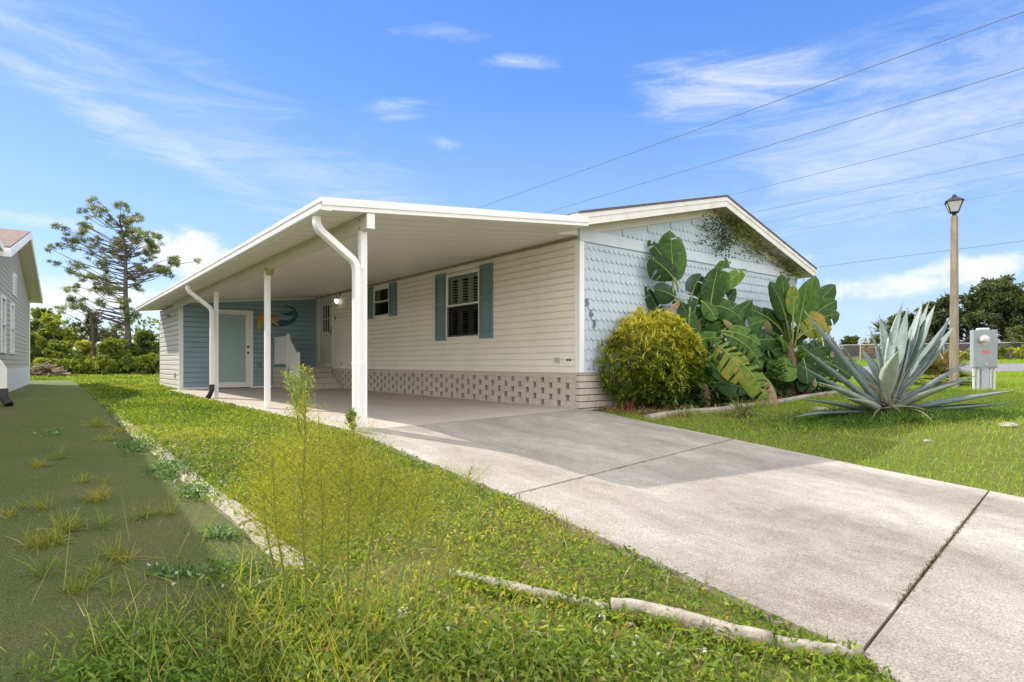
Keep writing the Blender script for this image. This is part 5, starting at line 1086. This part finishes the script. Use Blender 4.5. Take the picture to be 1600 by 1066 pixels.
# small plants at the foot of the bed
def rosette(name, label, cat, px, py, n, L_, W_, stops, mname, droop, upb, wob=.05, c=.5):
    p = onT(px, py); P = np.repeat(np.array([tuple(p)]), n, 0)+RS.normal(size=(n, 3))*np.array([wob, wob*.6, .0]); o = npmesh(name, *straps(P, rdir(n, upb), L_*(.7+.5*RS.rand(n)), W_, np.clip(c+RS.normal(size=n)*.25, 0, 1), 6, droop, prof=[.7, 1, 1, .8, .5, .05]), leafmat(mname, stops, .3))
    return tag(o, label, cat)
SPD = [(0, (.04, .08, .02)), (.45, (.10, .16, .04)), (.7, (.36, .36, .14)), (1, (.52, .50, .26))]
rosette('spider_plant', 'striped arching grass-like plant at the front of the bed, left of the dead leaf', 'plant', 1160, 650, 190, .34, .014, SPD, 'striped_leaf', 1.3, 1.1, .08)
rosette('spider_plant', 'small striped plant beneath the golden bush by the kerb', 'plant', 1075, 650, 110, .22, .012, SPD, 'striped_leaf', 1.2, 1.0, .15)
rosette('striped_plant', 'yellow-edged striped plant behind the dead brown leaf', 'plant', 1205, 615, 110, .30, .018, [(0, (.10, .15, .03)), (.5, (.40, .38, .06)), (1, (.55, .50, .15))], 'gold_stripe_leaf', .9, 1.2, .06)
rosette('red_plant', 'red-leaved rosette plant at the kerb in front of the fan-leaved plant', 'plant', 1254, 618, 130, .17, .035, [(0, (.20, .02, .012)), (.6, (.45, .06, .03)), (1, (.50, .14, .06))], 'red_leaf', .8, 1.2, .05)
rosette('red_plant', 'small dark red plant under the left side of the golden bush', 'plant', 984, 644, 60, .16, .02, [(0, (.10, .02, .012)), (.6, (.22, .05, .03)), (1, (.30, .10, .05))], 'dark_red_leaf', .5, 1.6, .04)
P = []
for i in range(1500): a = random.uniform(940, 1075); b_ = 641+(a-940)*.085+random.gauss(0, 2.2); P.append((a, b_))
P = np.array(P); P = onTs(P[:, 0], P[:, 1]); n = len(P); tag(npmesh('dry_bed_edge', *straps(P, rdir(n, .5), .06+.06*RS.rand(n), .006, np.clip(.5+RS.normal(size=n)*.3, 0, 1), 3, .8), leafmat('dry_edge', [(0, (.06, .09, .02)), (.35, (.20, .15, .05)), (.7, (.38, .22, .08)), (1, (.45, .36, .2))], .3)), kind='stuff')
# leaf litter in the bed
n = 3500; x = RS.uniform(.2, 7, n); y = RS.uniform(-2.2, -.05, n); k = is_bed(x, y); x, y = x[k], y[k]; n = len(x); P = np.stack([x, y, T(x, y)+.02*RS.rand(n)], 1)
tag(npmesh('bed_litter', *leaves(P, rdir(n, .1), .07, .03, RS.rand(n)), m_deadleaf), kind='stuff')

# ---- agave
m_ag = bpy.data.materials.new('agave_leaf'); m_ag.use_nodes = True
def agmat():
    nt = m_ag.node_tree; N = nt.nodes; L = nt.links; b = N['Principled BSDF']; b.inputs['Roughness'].default_value = .5; tc = N.new('ShaderNodeTexCoord')
    n = N.new('ShaderNodeTexNoise'); n.inputs['Scale'].default_value = 11; n.inputs['Detail'].default_value = 9; n.inputs['Roughness'].default_value = .7; L.new(tc.outputs['Object'], n.inputs[0]); r = N.new('ShaderNodeValToRGB'); L.new(n.outputs[0], r.inputs[0])
    e = r.color_ramp.elements; e[0].position = .3; e[0].color = (.10, .15, .14, 1); e[1].position = .72; e[1].color = (.225, .28, .255, 1); L.new(r.outputs[0], b.inputs['Base Color'])
agmat(); m_agd = mat('agave_old_leaf', (.23, .29, .22), .6, noise=(6, (.36, .37, .27), .42, .7)); m_spine = mat('spine', (.10, .06, .04), .6)
AGd = (AG.x-CAM[0])*ST+(AG.y-CAM[1])*CT
ag = thing('agave', 'huge blue-grey agave with spreading spiky leaves on the lawn right of the driveway', 'agave', tuple(AG))
def agleaf(bx, by, tx, ty, w, ds, sag=.0, old=False, seed=0, bend=0.):
    c = at(bx, by, AGd+.0); tip = at(tx, ty, AGd+ds); rr = random.Random(seed); L = (tip-c).length; n = 16; up = Vector((0, 0, 1)); ax = (tip-c).normalized(); ar = up-ax*ax.dot(up); ar = ar.normalized() if ar.length > .05 else Vector((0, -1, 0))
    side0 = Vector((CT, -ST, 0)); pts = []
    for i in range(n+1):
        t = i/n; pts.append(c.lerp(tip, t)-ar*sag*L*4*t*(1-t)*.5+side0*bend*L*math.sin(math.pi*t))
    # rosette axis: leaf hollow faces the centre line above the plant
    V = []; Fc = []; m = 8; mid = Vector((AG.x, AG.y, AG.z+.9))
    for i in range(n+1):
        t = i/n; tg = (pts[min(n, i+1)]-pts[max(0, i-1)]).normalized(); inn = mid-pts[i]; inn = inn-tg*inn.dot(tg); inn = inn.normalized() if inn.length > .02 else ar; s = tg.cross(inn).normalized()
        wf = w*np.interp(t, [0, .12, .4, .6, .82, 1], [.62, .55, .95, 1.0, .55, .02]); th = w*np.interp(t, [0, .15, .6, 1], [.42, .28, .15, .015])
        for a, b in ((-1, .26), (-.55, .02), (0, -.06), (.55, .02), (1, .26), (.6, -.55), (0, -1.0), (-.6, -.55)):
            V.append(pts[i]+s*a*wf/2+inn*(b*th if b < 0 else b*wf*.5))
    Fc = [(i*m+k, i*m+(k+1) % m, (i+1)*m+(k+1) % m, (i+1)*m+k) for i in range(n) for k in range(m)]+[tuple(range(m)), tuple(range(n*m, (n+1)*m))]
    mb = MB(); mb.add(V, Fc); o = mb.build('leaf', m_agd if old else m_ag, ag, smooth=True)
    mb = MB(); mb.tube([pts[n-1].lerp(pts[n], .8), pts[n]+ax*.03], [.004, .001], 5)
    for i in range(3, n-2):
        for q in (0, 4): v = V[i*m+q]; o_ = (v-pts[i]).normalized(); mb.tube([v, v+o_*.012], [.003, .0006], 4)
    mb.build('spines', m_spine, o)
k_ = AGd/F_
AL = [ (1378, 628, 1256, 484, 26, .25, .04, 0, .0), (1372, 630, 1288, 512, 20, .35, .05, 0, .02), (1370, 628, 1252, 541, 22, .1, .06, 0, 0), (1372, 634, 1250, 571, 18, -.2, .05, 0, 0), (1378, 625, 1320, 545, 24, .3, .0, 0, -.04),
  (1382, 620, 1374, 493, 18, .35, .0, 0, .06), (1380, 622, 1359, 513, 20, .1, .0, 0, .05), (1384, 620, 1410, 474, 17, .3, .0, 0, -.03), (1390, 625, 1418, 482, 28, .05, .0, 0, .02), (1392, 615, 1441, 473, 24, .25, .0, 0, .03), (1395, 610, 1452, 470, 16, .5, .0, 0, .02), (1394, 620, 1461, 476, 30, .1, .0, 0, .02),
  (1396, 618, 1484, 498, 24, .35, .0, 0, .04), (1398, 620, 1490, 510, 26, .15, .02, 0, .03), (1384, 630, 1404, 548, 27, -.55, .0, 1, -.05), (1392, 628, 1424, 517, 24, -.1, .0, 0, .03), (1396, 622, 1453, 562, 16, -.35, .0, 0, .02), (1384, 612, 1346, 546, 20, .4, .02, 0, .04), (1380, 615, 1330, 560, 18, .5, .04, 0, .02),
  (1398, 628, 1514, 563, 16, .1, .05, 0, 0), (1398, 632, 1523, 588, 28, -.15, .0, 0, .0), (1398, 634, 1496, 599, 34, -.5, -.04, 1, .0), (1398, 640, 1594, 609, 24, .2, .0, 0, .0), (1398, 644, 1584, 630, 24, .0, .0, 0, .0), (1402, 644, 1602, 676, 26, -.1, -.08, 0, 0),
  (1374, 636, 1268, 595, 26, -.15, -.03, 1, 0), (1370, 642, 1250, 624, 22, .1, -.03, 0, 0), (1372, 644, 1240, 652, 20, -.15, -.06, 0, 0), (1376, 640, 1322, 622, 30, -.5, -.03, 1, 0), (1386, 640, 1390, 668, 24, -.5, -.12, 1, .0), (1394, 644, 1454, 668, 18, -.45, -.06, 1, 0), (1396, 646, 1510, 690, 20, -.35, -.05, 1, 0),
  (1384, 635, 1378, 612, 10, -.3, .0, 1, .0)]
for i, (bx, by, tx, ty, wp_, ds, sg, old, bd) in enumerate(AL): agleaf(bx, by, tx, ty, wp_*k_*.92, ds, sg, bool(old), i, bd)
P_ = np.repeat(np.array([tuple(AG+Vector((0, 0, .12)))]), 60, 0)+RS.normal(size=(60, 3))*np.array([.10, .10, .03]); Da = rdir(60, .15); npmesh('dry_leaves', *straps(P_, Da, .35+.35*RS.rand(60), .05, RS.rand(60), 6, .9, prof=[1, .9, .8, .5, .1]), leafmat('dry_agave', [(0, (.12, .09, .06)), (.6, (.28, .23, .16)), (1, (.42, .38, .28))], .1), ag)
# weeds round the agave foot
u_ = RS.normal(size=16000)*.85+.15; v_ = RS.normal(size=16000)*.26-.12; x = AG.x+u_*CT+v_*ST; y = AG.y-u_*ST+v_*CT; n = len(x); P = np.stack([x, y, T(x, y)+.11*RS.rand(n)*np.exp(-(u_**2)*1.2)], 1)
k = x > interp(DRR, y)+.6; P = P[k]; n = len(P); tag(npmesh('agave_weeds', *leaves(P, rdir(n, .8), (.05+.03*RS.rand(n)), .012, np.clip(.28+RS.normal(size=n)*.2, 0, 1)), m_weed), kind='stuff')

# ---- trees
def tree(name, label, cat, base, H, trunk_r, clumps, stops, mname, leaf=.25, dens=1.0, group=None, bark=(.10, .075, .055), fine=False, flat=.7, needles=False, limb=True, tipx=None):
    """clumps: (x-offset along picture right, height, depth offset, radius, tone)"""
    base = Vector(base); rd = Vector((CT, -ST, 0)); fw = Vector((ST, CT, 0)); root = thing(name, label, cat, tuple(base), group); rr = random.Random(int(base.x*13+base.y*7)); mb = MB()
    cx = max(clumps, key=lambda c: c[1]) if tipx is None else (tipx, max(c[1] for c in clumps)); topz = cx[1]*.93
    tp = [base+rd*(cx[0]*(i/8)**2.2+.012*H*math.sin(i*1.3)*(i/8))+Vector((0, 0, topz*i/8)) for i in range(9)]; mb.tube(tp, [trunk_r*(1-.85*i/8)+.01 for i in range(9)], 9)
    V = []; 
    for (cxx, cz, cy, r, tone) in clumps:
        c = base+rd*cxx+fw*cy+Vector((0, 0, cz)); f = max(.12, min(.93, (cz-abs(cxx)*.35)/topz)); i = f*8; i0 = min(7, int(i)); s = tp[i0].lerp(tp[i0+1], i-i0)
        if limb:
            q1 = s.lerp(c, .33)+Vector((rr.uniform(-.15, .15), rr.uniform(-.1, .1), rr.uniform(-.13, .03)*(c-s).length)); q2 = s.lerp(c, .68)+Vector((rr.uniform(-.15, .15), rr.uniform(-.1, .1), rr.uniform(-.12, .06)*(c-s).length)); mb.tube([s, q1, q2, c], [trunk_r*.2*(1-f*.6)+.012, trunk_r*.13*(1-f*.5)+.01, .02, .01], 6)
        n = int(dens*1.7*220*(r/leaf)**2*.12)+12
        sub = rdir(6+int(r*4))*r*.75; sub[:, 2] *= flat
        pick = RS.randint(0, len(sub), n); P = np.array([tuple(c)])+sub[pick]+rdir(n)*(RS.rand(n)[:, None]**.5)*r*.42*np.array([1, 1, flat])
        tn = np.clip(tone+RS.normal(size=n)*.14+.10*(RS.rand(len(sub))[pick]-.5)*2, 0, 1)
        if needles: V.append(leaves(P, rdir(n, .4), leaf*(.7+.6*RS.rand(n)), leaf*.22, tn))
        else: V.append(leaves(P, rdir(n, .1), leaf*(.6+.8*RS.rand(n)), leaf*.55, tn, bend=.1))
    mb.build('trunk', mat('bark_%.2f' % bark[0], bark, .95, noise=(4, tuple(b*1.9 for b in bark), .4, .7), bump=(14, 1, .05)), root)
    npmesh('crown', *join(V), leafmat(mname, stops, .38), root); return root
# the tall pine
d = 36.; pb = at(200, 567, d); pb.z = 0.2; kk = d/F_
zc_ = lambda py: CH+(HY-py)*kk-.2
CLP = [(500, 95), (545, 85), (600, 90), (650, 92), (440, 105), (470, 120), (350, 160), (340, 185), (350, 235), (375, 245), (420, 205), (400, 165), (680, 135), (640, 150), (520, 140), (590, 130), (700, 195), (730, 210), (560, 180), (500, 215), (460, 230), (640, 190), (330, 300), (335, 345), (310, 360), (400, 290), (440, 300), (490, 280), (560, 275), (620, 270), (700, 250), (670, 275), (755, 250), (800, 235), (780, 265), (380, 400), (420, 410), (480, 380), (520, 420), (490, 425), (400, 470), (360, 480), (450, 460), (520, 490), (640, 370), (690, 375), (750, 350), (800, 345), (840, 340), (880, 330), (905, 318), (850, 395), (790, 400), (760, 375), (650, 460), (630, 480), (670, 590), (700, 615), (655, 545), (400, 545), (370, 565), (480, 570), (540, 545), (570, 575), (540, 360), (600, 320), (430, 250), (740, 285), (600, 225), (380, 590), (420, 570), (640, 420), (570, 330), (530, 250)]
cl = []
for i, (zx, zy) in enumerate(CLP):
    px = zx/3.137; py = 300+zy/3.137; cl.append(((px-200)*kk, zc_(py), random.uniform(-1.6, 1.6), random.uniform(.26, .44), random.choice((.35, .5, .6, .7))))
for c_ in list(cl):
    for _ in range(1):
        f_ = random.uniform(.62, 1.05); cl.append((c_[0]*f_+random.uniform(-.4, .4)+(-.3)*(1-f_), c_[1]+random.uniform(-.45, .35), c_[2]*f_, random.uniform(.16, .34), random.choice((.3, .45, .6))))
NEED = [(0, (.045, .07, .03)), (.4, (.10, .14, .05)), (.7, (.21, .25, .08)), (1, (.32, .36, .12))]
tree('pine_tree', 'tall flat-crowned pine standing behind the bushes on the left', 'pine tree', pb, 10, .20, cl, NEED, 'pine_needles', .15, 1.0, flat=.6, tipx=-.45, needles=True, bark=(.085, .065, .055))
G1 = [(0, (.03, .055, .012)), (.35, (.075, .13, .02)), (.65, (.18, .24, .03)), (.88, (.34, .38, .045)), (1, (.45, .43, .08))]
def bushy(label, px, base_py, top_py, wpx, d, tone, name='bush', cat='bush', n=16, leaf=.22, grp=None, stops=G1, mname='background_leaf', seed=1, trunk=.12, lo=.12, dens=1., z0=None):
    rr = random.Random(seed+int(px)); b = at(px, HY, d); b.z = Tf(b.x, b.y) if z0 is None else z0; kk = d/F_; H = CH+(HY-top_py)*kk-b.z; W = wpx*kk/2; cls = []
    for i in range(n):
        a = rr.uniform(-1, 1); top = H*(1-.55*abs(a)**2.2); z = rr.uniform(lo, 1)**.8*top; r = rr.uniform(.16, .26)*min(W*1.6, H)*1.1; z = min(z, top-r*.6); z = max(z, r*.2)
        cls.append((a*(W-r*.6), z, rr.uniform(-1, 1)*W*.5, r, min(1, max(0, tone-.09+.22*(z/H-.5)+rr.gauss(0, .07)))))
    return tree(name, label, cat, b, H, trunk, cls, stops, mname, leaf, dens, grp, flat=.8)
gl = 'bushes beyond the lawn on the left'
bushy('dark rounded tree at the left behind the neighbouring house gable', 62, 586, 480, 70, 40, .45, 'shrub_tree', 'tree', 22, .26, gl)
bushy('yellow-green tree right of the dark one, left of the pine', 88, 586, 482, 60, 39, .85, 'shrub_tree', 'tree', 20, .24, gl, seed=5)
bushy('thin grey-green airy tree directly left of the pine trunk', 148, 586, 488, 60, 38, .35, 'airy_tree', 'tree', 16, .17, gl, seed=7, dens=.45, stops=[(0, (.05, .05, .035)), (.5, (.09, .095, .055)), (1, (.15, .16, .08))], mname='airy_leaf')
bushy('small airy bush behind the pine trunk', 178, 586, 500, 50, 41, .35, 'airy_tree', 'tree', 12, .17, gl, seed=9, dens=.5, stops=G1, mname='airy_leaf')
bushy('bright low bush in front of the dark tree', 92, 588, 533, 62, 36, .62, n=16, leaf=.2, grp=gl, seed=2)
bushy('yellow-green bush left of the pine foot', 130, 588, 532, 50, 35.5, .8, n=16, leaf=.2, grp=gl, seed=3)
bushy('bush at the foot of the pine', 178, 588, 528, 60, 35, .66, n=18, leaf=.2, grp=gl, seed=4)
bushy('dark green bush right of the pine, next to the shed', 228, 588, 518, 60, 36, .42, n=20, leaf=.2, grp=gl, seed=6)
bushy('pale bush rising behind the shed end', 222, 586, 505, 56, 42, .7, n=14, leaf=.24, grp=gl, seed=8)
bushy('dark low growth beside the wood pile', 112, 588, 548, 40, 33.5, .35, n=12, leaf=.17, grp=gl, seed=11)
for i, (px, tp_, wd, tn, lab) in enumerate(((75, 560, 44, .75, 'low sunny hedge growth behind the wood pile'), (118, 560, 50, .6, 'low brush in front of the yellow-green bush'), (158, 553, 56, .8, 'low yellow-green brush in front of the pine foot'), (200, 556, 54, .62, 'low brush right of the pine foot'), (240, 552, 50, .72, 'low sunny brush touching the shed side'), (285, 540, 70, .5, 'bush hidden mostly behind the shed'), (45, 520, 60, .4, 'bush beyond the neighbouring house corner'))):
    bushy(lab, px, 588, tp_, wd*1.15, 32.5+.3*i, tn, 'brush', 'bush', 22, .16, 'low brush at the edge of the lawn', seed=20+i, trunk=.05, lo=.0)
# small dead-looking tree left of the pine
b = at(147, 567, 34.5); b.z = .0; mb = MB(); root = thing('bare_tree', 'thin bare trunk leaning among the bushes left of the pine', 'tree', tuple(b))
kk = 34.5/F_; P0 = lambda px, py, dy=0: b+Vector((CT, -ST, 0))*(px-147)*kk+Vector((0, 0, CH+(HY-py)*kk))+Vector((ST, CT, 0))*dy
mb.tube([P0(148, 572), P0(146, 540), P0(144, 510), P0(141, 488)], [.11, .09, .07, .04], 7); mb.build('trunk', mat('dark_bark', (.07, .055, .045), .95), root)
mb = MB()
for q in (((146, 535), (155, 528), (163, 520)), ((145, 520), (135, 508), (126, 503)), ((143, 500), (152, 487), (160, 480)), ((146, 545), (160, 540), (166, 548)), ((144, 512), (150, 500), (148, 490))): mb.tube([P0(*p, random.uniform(-.2, .2)) for p in q], [.04, .03, .015], 5)
mb.build('branches', mat('dark_bark'), root)
# right-hand trees beyond the road
G2 = [(0, (.025, .04, .018)), (.4, (.06, .085, .03)), (.75, (.125, .155, .05)), (1, (.20, .23, .08))]
gr = 'trees beyond the road on the right'
kwa = dict(grp=gr, stops=G2, mname='oak_leaf')
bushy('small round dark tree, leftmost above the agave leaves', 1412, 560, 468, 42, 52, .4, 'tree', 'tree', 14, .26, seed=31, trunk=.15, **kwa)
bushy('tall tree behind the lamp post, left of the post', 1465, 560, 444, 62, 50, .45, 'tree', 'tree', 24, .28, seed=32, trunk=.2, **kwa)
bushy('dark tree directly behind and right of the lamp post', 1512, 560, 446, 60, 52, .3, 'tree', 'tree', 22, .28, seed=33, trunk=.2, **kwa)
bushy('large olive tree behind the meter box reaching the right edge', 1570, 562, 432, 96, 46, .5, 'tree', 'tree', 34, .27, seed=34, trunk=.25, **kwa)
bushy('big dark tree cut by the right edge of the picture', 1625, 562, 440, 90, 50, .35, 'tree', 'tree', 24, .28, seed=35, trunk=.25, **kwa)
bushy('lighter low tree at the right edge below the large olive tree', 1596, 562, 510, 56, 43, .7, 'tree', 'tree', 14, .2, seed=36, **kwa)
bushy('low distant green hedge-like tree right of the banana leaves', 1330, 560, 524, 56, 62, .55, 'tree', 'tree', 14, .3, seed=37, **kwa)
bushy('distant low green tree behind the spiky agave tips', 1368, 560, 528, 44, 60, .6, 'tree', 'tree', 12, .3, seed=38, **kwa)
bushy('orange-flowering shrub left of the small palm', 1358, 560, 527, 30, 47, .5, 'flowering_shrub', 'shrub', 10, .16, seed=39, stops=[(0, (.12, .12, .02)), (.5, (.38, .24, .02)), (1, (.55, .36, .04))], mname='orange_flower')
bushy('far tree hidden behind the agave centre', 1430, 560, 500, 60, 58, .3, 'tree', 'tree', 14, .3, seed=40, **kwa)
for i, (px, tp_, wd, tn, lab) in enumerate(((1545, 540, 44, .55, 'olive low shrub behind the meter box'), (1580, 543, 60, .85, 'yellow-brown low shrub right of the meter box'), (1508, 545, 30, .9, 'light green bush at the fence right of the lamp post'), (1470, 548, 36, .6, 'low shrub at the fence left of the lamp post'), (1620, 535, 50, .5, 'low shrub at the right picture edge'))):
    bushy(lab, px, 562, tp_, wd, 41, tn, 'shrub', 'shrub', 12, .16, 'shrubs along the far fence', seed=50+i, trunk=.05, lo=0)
def palm(label, px, top_py, d, Lf, n, name='palm', hang=.9, stops=None, base_h=None, py=None):
    b = onT(px, py) if py else at(px, HY, d); 
    if py: d = (b.x-CAM[0])*ST+(b.y-CAM[1])*CT
    b.z = Tf(b.x, b.y); kk = d/F_; H = (CH+(HY-top_py)*kk-b.z)-Lf*.55; root = thing(name, label, 'palm', tuple(b)); mb = MB(); mb.tube([b, b+Vector((0, 0, max(.1, H)))], [.09*Lf, .07*Lf], 9)
    mb.build('trunk', mat('palm_bark', (.14, .09, .055), .95, bump=(30, 1, .03)), root); hub = b+Vector((0, 0, max(.1, H))); V = []
    for i in range(n):
        a = i*2.4; el = random.uniform(-.5, 1.2); dr = np.array([math.cos(a)*math.cos(el), math.sin(a)*math.cos(el), math.sin(el)]); c = np.array(tuple(hub))+dr*Lf*.45; m = 22
        s = np.cross(dr, [0, 0, 1.]); s /= np.linalg.norm(s)+1e-6; u = np.cross(s, dr); th = np.linspace(-1.9, 1.9, m); D = dr[None]*np.cos(th)[:, None]+s[None]*np.sin(th)[:, None]+u[None]*.1
        V.append(straps(np.repeat(c[None], m, 0), D, Lf*.5*(.8+.3*RS.rand(m)), Lf*.045, np.full(m, random.random()), 3, .5, prof=[.6, 1, .6, .05])); V.append(straps(np.array([tuple(hub)]), dr[None], Lf*.46, Lf*.03, np.array([.5]), 3, .05, prof=[1, 1, 1, 1]))
    npmesh('fronds', *join(V), leafmat('palm_frond' if not stops else 'palm_frond_dry', stops or [(0, (.05, .08, .02)), (.6, (.11, .15, .03)), (1, (.2, .2, .06))], .3), root)
palm('small fan palm beyond the fence, left of the agave tips', 1384, 504, 44, 1.5, 26)
palm('second fan palm just right of the first, behind the agave', 1402, 510, 45, 1.4, 22)
palm('dry brownish small palm on the grass between agave and lamp post', 1466, 562, 9.5, 1.0, 34, 'small_palm', stops=[(0, (.14, .07, .03)), (.5, (.20, .14, .05)), (1, (.12, .15, .04))], py=603)
# chain-link fence with dark mesh and a pale rail
fr = thing('chain_link_fence', 'low chain-link fence with pale top rail along the far side of the road', 'fence', tuple(at(1450, HY, 42)))
rd = Vector((CT, -ST, 0)); fw = Vector((ST, CT, 0)); c0 = Vector(CAM)
FP = lambda s, dz=0: Vector(((c0+rd*s+fw*42.5).x, (c0+rd*s+fw*42.5).y, Tf((c0+rd*s+fw*42.5).x, (c0+rd*s+fw*42.5).y)+dz))
mb = MB(); mb.tube([FP(s, 1.25) for s in range(22, 46, 2)], .03, 6); mb.build('top_rail', mat('galvanised', (.50, .50, .50), .4, .5), fr)
for s in range(22, 46, 3): mb = MB(); mb.tube([FP(s, -.1), FP(s, 1.32)], .035, 6); mb.build('fence_post', mat('galvanised'), fr)
mb = MB(); s = 22.0
while s < 44: mb.tube([FP(s, .02), FP(s+1.2, 1.22)], .008, 3, cap=False); mb.tube([FP(s+1.2, .02), FP(s, 1.22)], .008, 3, cap=False); s += .12
mb.build('mesh', mat('fence_mesh', (.20, .18, .19), .6), fr)
bushy('long dark purplish hedge behind the fence', 1480, 562, 524, 150, 47, .4, 'hedge', 'hedge', 60, .16, None, stops=[(0, (.05, .04, .04)), (.6, (.11, .085, .09)), (1, (.16, .14, .13))], mname='purple_hedge', seed=60, trunk=.03, lo=0)
# distant wood behind everything: a ragged band of foliage
def wood(name, s0, s1, d, h, tone, leaf):
    n = int((s1-s0)*h*26/leaf*.3); s = RS.uniform(s0, s1, n); hh = h*(.65+.35*vnoise(s, s*0, .12, 9)+.15*vnoise(s, s*0, .6, 10)); z = hh*RS.rand(n)**.8; dd = d+RS.rand(n)*6
    x = CAM[0]+s*CT+dd*ST; y = CAM[1]-s*ST+dd*CT; P = np.stack([x, y, T(x, y)*.0+z+np.where(x > 0, .9, 0)], 1); return leaves(P, rdir(n), leaf*(.6+.7*RS.rand(n)), leaf*.6, np.clip(tone+.12*RS.normal(size=n)+.25*(vnoise(s, z, .5, 12)-.5), 0, 1))
tag(npmesh('distant_wood', *join([wood('w', -95, -20, 60, 5.6, .4, .45), wood('w', 22, 110, 72, 2.8, .5, .45)]), leafmat('wood_leaf', G1, .25)), kind='stuff')
